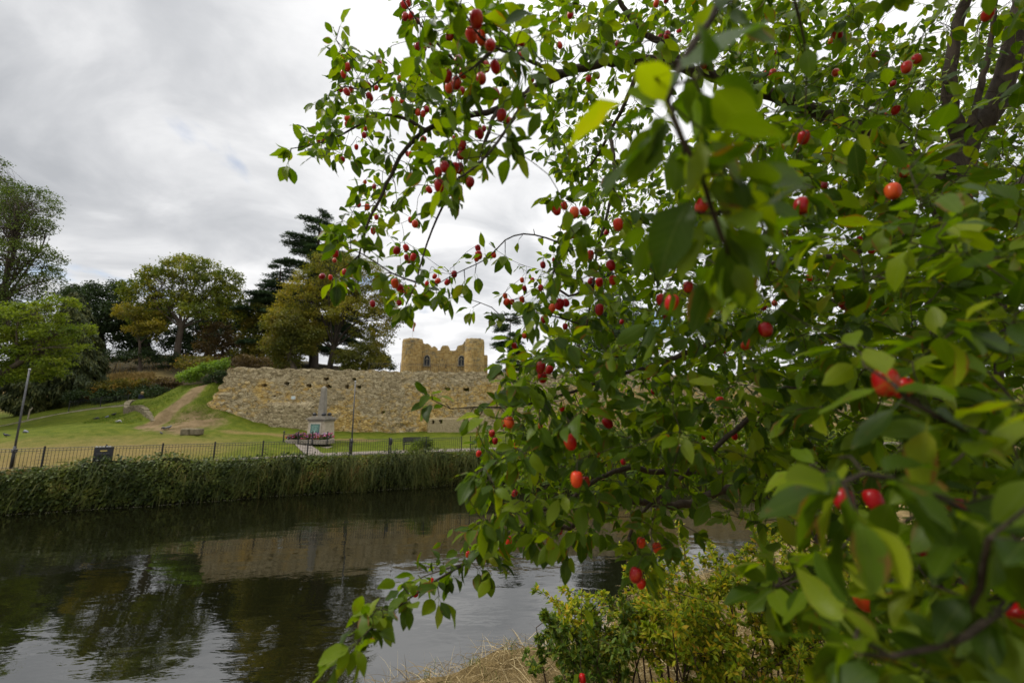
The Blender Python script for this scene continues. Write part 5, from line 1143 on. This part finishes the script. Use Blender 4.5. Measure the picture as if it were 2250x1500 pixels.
# open spots of the crown: (x, y, rx, ry) as seen in the photo
GAPS = [(1575, 255, 80, 36), (1395, 335, 26, 45), (1110, 460, 110, 90), (990, 560, 50, 60), (1160, 400, 60, 45), (1120, 610, 40, 30), (1640, 1185, 75, 48), (1045, 760, 60, 60), (1975, 25, 45, 50), (2200, 130, 18, 40), (2085, 330, 22, 30), (1300, 1290, 90, 45), (1210, 165, 24, 22), (1000, 1110, 20, 20)]
def open_spot(x, y):
    r = np.zeros(np.shape(x), bool)
    for cx, cy, rx, ry in GAPS: r |= ((x-cx)/rx)**2 + ((y-cy)/ry)**2 < 1
    return r
ZN = [  # outline, nearest and farthest distance, cover, leaf length
 ([(880,0),(1200,0),(1200,150),(1150,230),(1140,330),(1070,420),(960,440),(945,360),(960,260),(900,180),(905,60)], .68, 1.15, 3.6, .054),
 ([(650,325),(680,215),(720,150),(730,100),(790,110),(860,140),(930,120),(1010,200),(990,270),(950,300),(925,400),(880,470),(840,510),(790,550),(730,540),(715,470),(760,430),(790,380),(700,365)], 1.02, 1.4, 3.3, .050),
 ([(700,470),(860,490),(850,530),(720,540)], 1.05, 1.2, .9, .056),
 ([(700,570),(740,545),(800,570),(870,520),(920,545),(925,600),(895,690),(830,690),(800,640),(720,620)], .98, 1.15, 1.6, .054),
 ([(905,620),(990,585),(1010,615),(935,660)], 1.15, 1.3, 1.0, .056),
 ([(1020,550),(1110,520),(1120,550),(1040,590)], 1.25, 1.4, 1.0, .056),
 ([(1140,520),(1230,520),(1250,560),(1190,560)], 1.3, 1.4, 1.0, .056),
 ([(1030,680),(1110,665),(1115,720),(1060,720)], 1.25, 1.38, 1.1, .056),
 ([(1180,330),(1215,230),(1330,200),(1350,280),(1300,350),(1240,400),(1175,390)], 1.7, 2.3, 1.5, .056),
 ([(1190,0),(2250,0),(2250,240),(1900,260),(1750,215),(1500,140),(1340,120),(1200,150)], .95, 2.2, 2.6, .056),
 ([(1190,430),(1290,395),(1310,330),(1400,300),(1500,300),(1690,230),(1750,240),(2250,250),(2250,700),(1700,700),(1300,720),(1110,720),(1110,640),(1220,570),(1240,500)], .8, 2.4, 3.2, .054),
 ([(1110,720),(1700,690),(2250,690),(2250,1000),(1300,1000),(1060,1010),(1060,930),(1100,840)], .8, 2.4, 3.1, .056),
 ([(1060,1000),(2250,980),(2250,1180),(1700,1180),(1560,1150),(1500,1210),(1350,1200),(1230,1220),(1020,1190),(1020,1100)], .85, 2.5, 2.8, .056),
 ([(1060,920),(1750,890),(1780,1080),(1080,1080)], 1.7, 2.6, .9, .056),
 ([(960,1230),(1080,1180),(1090,1240),(1000,1280)], 1.15, 1.35, 1.2, .058),
 ([(1260,1190),(1440,1180),(1450,1330),(1330,1340)], .8, 1.05, .9, .056),
 ([(1680,1150),(2250,1150),(2250,1500),(2000,1500),(1880,1420),(1760,1260)], .5, 1.7, 3.2, .056),
 ([(1880,1350),(2250,1300),(2250,1560),(1900,1560)], .38, .9, 1.8, .056),
 ([(1950,280),(2250,280),(2250,1100),(1950,1050)], .45, 1.3, 1.8, .056),
 ([(1450,-420),(2500,-420),(2500,0),(1450,0)], .7, 1.9, 2.2, .056),  # unseen canopy above the frame, added for its shade
 ([(2250,-200),(2850,-200),(2850,1500),(2250,1500)], .6, 1.7, 1.8, .056),  # unseen foliage right of the frame, added for its shade
 ([(1300,330),(1500,300),(1760,230),(2250,30),(2250,1120),(1760,1080),(1120,1080),(1130,820),(1270,700)], 2.2, 3.3, 1.5, .056),
 ([(1650,250),(2250,120),(2250,1200),(1750,1150)], .6, 1.6, 1.3, .058),
 ([(1180,170),(1380,150),(1490,160),(1480,300),(1380,290),(1320,320),(1300,420),(1240,420),(1190,330)], 1.3, 2.3, 2.2, .054),
 ([(1150,0),(1900,0),(1850,200),(1500,130),(1340,118),(1180,150)], 1.1, 2.0, 1.6, .054),
 ([(1500,0),(2250,0),(2250,420),(1700,300),(1500,140)], 1.6, 3.0, 1.7, .054),
]
CL = []
for poly, d0, d1, cov, ls in ZN:
    poly = np.array(poly, float); lo = poly.min(0); hi = poly.max(0); dm = (d0*d1)**.5
    A = np.abs(np.sum(poly[:, 0]*np.roll(poly[:, 1], -1)-poly[:, 1]*np.roll(poly[:, 0], -1)))/2
    rc = .062*FPX/dm; k = int(cov*A/(math.pi*rc*rc)*2.05); got = 0; guard = 0
    while got < k and guard < 60:
        guard += 1; x = rng.uniform(lo[0], hi[0], 4*k+8); y = rng.uniform(lo[1], hi[1], 4*k+8)
        ok = inside(x, y, poly) & ~open_spot(x, y); x = x[ok][:k-got]; y = y[ok][:k-got]
        d = np.exp(rng.uniform(math.log(d0), math.log(d1), len(x)))
        for a, b, e in zip(x, y, d): CL.append((P(a, b, e), ls))
        got += len(x)
for p, dm in apples:
    if rng.uniform() < .8: CL.append((p + np.array([rng.normal(0, .012), rng.normal(0, .012), .035]), .058))
# close sprays: (x, y, distance, leaf length, leaves)
for x, y, d, s, k in [(1470, 240, .335, .058, 5), (1540, 390, .36, .06, 5), (1600, 560, .38, .06, 6), (1440, 500, .42, .06, 4), (1700, 470, .5, .06, 5), (1660, 640, .5, .06, 4), (1960, 845, .43, .06, 5), (2080, 940, .42, .06, 6), (2160, 960, .40, .06, 5), (1850, 1060, .40, .06, 5), (1950, 1050, .40, .06, 6), (2060, 1090, .42, .06, 6), (2170, 1180, .34, .06, 6), (2220, 1080, .36, .06, 5), (1880, 1400, .42, .06, 5), (1980, 1440, .38, .06, 6), (2100, 1420, .37, .06, 6), (2200, 1340, .42, .06, 6), (1700, 1290, .66, .062, 5), (1800, 1300, .62, .062, 5), (2230, 700, .5, .06, 6), (2230, 560, .55, .06, 5), (1900, 620, .62, .06, 6), (1800, 520, .62, .06, 6), (1850, 760, .6, .06, 6), (1750, 900, .7, .06, 6), (1100, 130, .68, .06, 5), (1130, 330, .8, .06, 4), (1000, 120, .7, .06, 4), (950, 60, .75, .058, 4), (1060, 380, .85, .058, 4), (2020, 1230, .6, .06, 6), (1150, 925, .95, .062, 5), (1250, 930, .9, .062, 6), (1270, 1010, .85, .06, 4), (1330, 900, .95, .062, 5), (1490, 840, .8, .062, 5), (1440, 700, .7, .06, 5)]:
    CL.append((P(x, y, d), (s, k)))
for x, y, d in [(1020, 1225, 1.25), (1050, 1250, 1.25), (985, 1262, 1.18), (955, 1270, 1.14), (1070, 1200, 1.3), (1045, 1200, 1.3), (900, 1300, 1.04), (870, 1345, .98), (845, 1345, .95), (825, 1385, .92), (800, 1375, .9), (790, 1410, .86), (1090, 1230, 1.25), (1080, 1260, 1.2)]:
    CL.append((P(x, y, d), .058))
# added clusters out of view over and behind the camera, to shade the leaves
for _ in range(330):
    q = np.array([rng.uniform(.35, 2.4), rng.uniform(-1.0, .9), EYE[2] + rng.uniform(.55, 1.7)])
    fx_, fy_ = proj(q)
    if q[1] > .05 and -80 < fx_ < 2330 and -80 < fy_ < 1580 : continue
    CL.append((q, .062))
for _ in range(240):  # more unseen clusters added at the right rear to block light
    CL.append((np.array([rng.uniform(.55, 2.3), rng.uniform(-1.0, -.05), rng.uniform(3.9, 5.7)]), .060))
CL.sort(key=lambda q: float(np.min(np.sum((NP[:nn_:3]-q[0])**2, 1))))
for p, ls in CL:
    k = None
    if isinstance(ls, tuple): ls, k = ls
    dd = np.sum((NP[:nn_]-p)**2, 1); i = int(np.argmin(dd)); a = NP[i].copy(); D = math.sqrt(dd[i])
    if D > .03:
        r0 = min(NR[i]*.7, .0011 + .0055*D); m_ = a*.5+p*.5 + rng.normal(size=3)*.13*D + np.array([0, 0, .10*D]); c = catmull([a, m_, p], .035)
        r = np.linspace(r0, .0011, len(c)); TT.add(c, r, 5 if r0 < .004 else 7); add_nodes(c[1:], r[1:])
        tan = c[-1]-c[-2]
        for q in range(max(1, len(c)-8), len(c)-1):
            if rng.uniform() < .55: leaf(c[q], unit(np.cross(c[q]-c[q-1], rng.normal(size=3)))+unit(tan)*.5, ls*rng.uniform(.6, 1.05), rng.uniform(.1, .6))
        if len(c) > 12:
            for q in range(4, len(c)-8):
                if rng.uniform() < .22: rosette(c[q], np.cross(c[q]-c[q-1], rng.normal(size=3)), ls*.9, 3)
    else: tan = rng.normal(size=3)
    rosette(p, unit(tan)+np.array([0, 0, .2]), ls, k)
tb = P(2130, 1880, 1.75); tb[2] = float(near_ground(tb[0], tb[1])[0])
tree = thing('crab_apple_tree', tb, 'crab apple tree full of small red apples, arching over the right half of the view', 'tree')
TB.build('trunk', M['cabbark'], tree)
LP = np.array(LP); LD = np.array(LD); LU = np.array(LU); LS = np.array(LS)
fx, fy = proj(LP); near_ = (np.linalg.norm(LP-EYE, axis=1) < .27) | ((fx > 2030) & (fx < 2260) & (fy < 420) & (fy > -40) & (LP[:, 1] < 2.1) & (rng.uniform(size=len(LP)) < .72))
stray = (open_spot(fx, fy) & (rng.uniform(size=len(LP)) < .6) & (np.linalg.norm(LP-EYE, axis=1) > .55)) | near_
LC = LP + unit(LD)*LS[:, None]*.7; cx_, cy_ = proj(LC); dl = np.linalg.norm(LC-EYE, axis=1)
for p, dm in apples:
    ax_, ay_ = proj(p); da = np.linalg.norm(p-EYE); hr = dm*.55 + LS*.28*FPX/np.maximum(dl, .1)
    stray |= (np.hypot(cx_-ax_, cy_-ay_) < hr) & (dl < da) & (dl > .15) & (rng.uniform(size=len(LP)) < .72)
LP, LD, LU, LS = LP[~stray], LD[~stray], LU[~stray], LS[~stray]
BIG = [(1440, 172, .30, 1682, 44, .31), (1540, 205, .36, 1702, 262, .36), (1478, 250, .33, 1300, 425, .345), (1468, 235, .335, 1385, 195, .37), (1400, 200, .37, 1225, 300, .385), (1482, 262, .34, 1385, 400, .35), (1545, 395, .36, 1415, 590, .375), (1568, 470, .37, 1690, 610, .385), (1560, 460, .37, 1480, 610, .39), (1600, 480, .37, 1610, 660, .385), (1640, 500, .44, 1770, 560, .44), (1660, 440, .46, 1790, 480, .47),
       (1985, 872, .41, 1875, 985, .43), (2015, 885, .41, 2195, 945, .41), (1960, 845, .43, 1905, 745, .46), (2040, 905, .42, 2010, 1080, .43), (1845, 1005, .41, 1800, 1118, .42), (1905, 1045, .385, 2060, 985, .38), (1880, 1120, .385, 1960, 1190, .40), (2120, 945, .42, 2250, 1010, .41), (2130, 1130, .45, 1985, 1180, .46), (1700, 1290, .66, 1690, 1375, .66), (1740, 1268, .8, 1800, 1370, .78), (1715, 1280, .7, 1640, 1340, .7), (1960, 1440, .38, 1850, 1330, .4), (2080, 1420, .38, 1990, 1330, .40), (2170, 1180, .33, 2260, 1320, .33), (2150, 1290, .36, 2040, 1390, .36),
       (1150, 60, .66, 1190, 40, .66), (1090, 60, .66, 1170, 20, .64), (950, 140, .7, 1010, 130, .68), (1195, 230, .72, 1160, 300, .74), (990, 240, .74, 930, 190, .74), (1185, 900, .9, 1085, 850, 1.0), (1250, 940, .85, 1180, 1010, .87), (1320, 900, .95, 1420, 880, .95)]
bp = np.array([P(a, b, c) for a, b, c, *_ in BIG]); bt = np.array([P(a, b, c) for *_, a, b, c in BIG]); bd = bt-bp; bl_ = np.linalg.norm(bd, axis=1)
LP = np.vstack([LP, bp]); LD = np.vstack([LD, bd]); LU = np.vstack([LU, unit(EYE-bp)*.8 + np.array([0, 0, .8]) + rng.normal(size=bp.shape)*.35]); LS = np.concatenate([LS, bl_/1.28]); n = len(LP)
for a in bp:
    i = int(np.argmin(np.sum((NP[:nn_]-a)**2, 1)))
    if .004 < np.linalg.norm(NP[i]-a) < .35: TT.add(catmull([NP[i], NP[i]*.5+a*.5+np.array([0, 0, .008]), a], .02), .0013, 5)
leaf_grid('foliage', LP, LD, LU, LS, LS*rng.uniform(.42, .58, n), M['cableaf'], tree, rng.uniform(.05, .45, n), rng.uniform(-.05, .45, n), petiole=.3)
# apples: fruit with a dimple, a dried calyx and a bowed stalk
prof = [(.0, .86), (.22, .95), (.5, .98), (.78, .84), (.95, .5), (1.0, .1), (.95, -.35), (.80, -.75), (.55, -1.02), (.26, -1.14), (.16, -1.12), (.0, -1.06)]
def apple_shape(nv=14):
    vs = []; fs = []
    for r, z in prof:
        for i in range(nv): vs.append((r*math.cos(6.28318*i/nv), r*math.sin(6.28318*i/nv), z*1.12))
    for j in range(len(prof)-1):
        for i in range(nv): fs.append((j*nv+i, (j+1)*nv+i, (j+1)*nv+(i+1) % nv, j*nv+(i+1) % nv))
    return np.array(vs), np.array(fs)
av, af = apple_shape()
M['calyx'] = plain_mat('dry_calyx', (.05, .03, .02), None, 40, .9)
cal = MB()
for i in range(5):
    a = i*1.2566; cal.add([(.05*math.cos(a+1.2), .05*math.sin(a+1.2), -1.22), (.05*math.cos(a-1.2), .05*math.sin(a-1.2), -1.22), (.22*math.cos(a), .22*math.sin(a), -1.46)], [(0, 1, 2)])
cv = np.array(cal.v); cfc = cal.f
bme = bpy.data.meshes.new('apple'); bme.from_pydata((av*AR).tolist() + (cv*AR).tolist(), [], af.tolist() + [tuple(i+len(av) for i in f) for f in cfc])
bme.polygons.foreach_set('use_smooth', [True]*len(bme.polygons)); bme.materials.append(M['apple']); bme.materials.append(M['calyx'])
bme.polygons.foreach_set('material_index', [0]*len(af)+[1]*len(cfc)); bme.update(); bme.validate()
order = sorted(range(len(apples)), key=lambda i: -apples[i][1]); rv = []; rf = []; rn = 0
for rank, i in enumerate(order):
    p, dm = apples[i]; s = rng.uniform(.9, 1.12); tl = rng.normal(0, .28, 2)
    R = np.array(Matrix.Rotation(tl[0], 3, 'X') @ Matrix.Rotation(tl[1], 3, 'Y') @ Matrix.Rotation(rng.uniform(0, 6.28), 3, 'Z')) @ np.diag([1, 1, rng.uniform(.94, 1.10)])*s
    if rank < 100:
        o = bpy.data.objects.new('apple', bme); col.objects.link(o); o.parent = tree
        m4 = Matrix([[*R[0], p[0]-tb[0]], [*R[1], p[1]-tb[1]], [*R[2], p[2]-tb[2]], [0, 0, 0, 1]]); o.matrix_local = m4
    else:
        rv.append(p + (av*AR) @ R.T); rf.append(af + rn); rn += len(av)
    top_ = p + R @ np.array([0, 0, .98*AR]); dd = np.sum((NP[:nn_]-(top_+[0, 0, .02]))**2, 1); a = NP[int(np.argmin(dd))]
    if np.linalg.norm(a-top_) < .16:
        c = catmull([a, a*.5+top_*.5+np.array([0, 0, .012]), top_], .01); TT.add(c, np.full(len(c), .0009), 4)
    else:
        e = top_ + np.array([0, .0, .03]); TT.add(np.array([top_, e]), np.array([.0009, .0009]), 4)
tag(mesh('apples', np.vstack(rv), np.vstack(rf), M['apple'], tree, True), kind='stuff')
TT.build('twigs', M['cabbark'], tree)
print('leaves', n, 'clusters', len(CL), 'nodes', nn_, 'apples', len(apples))
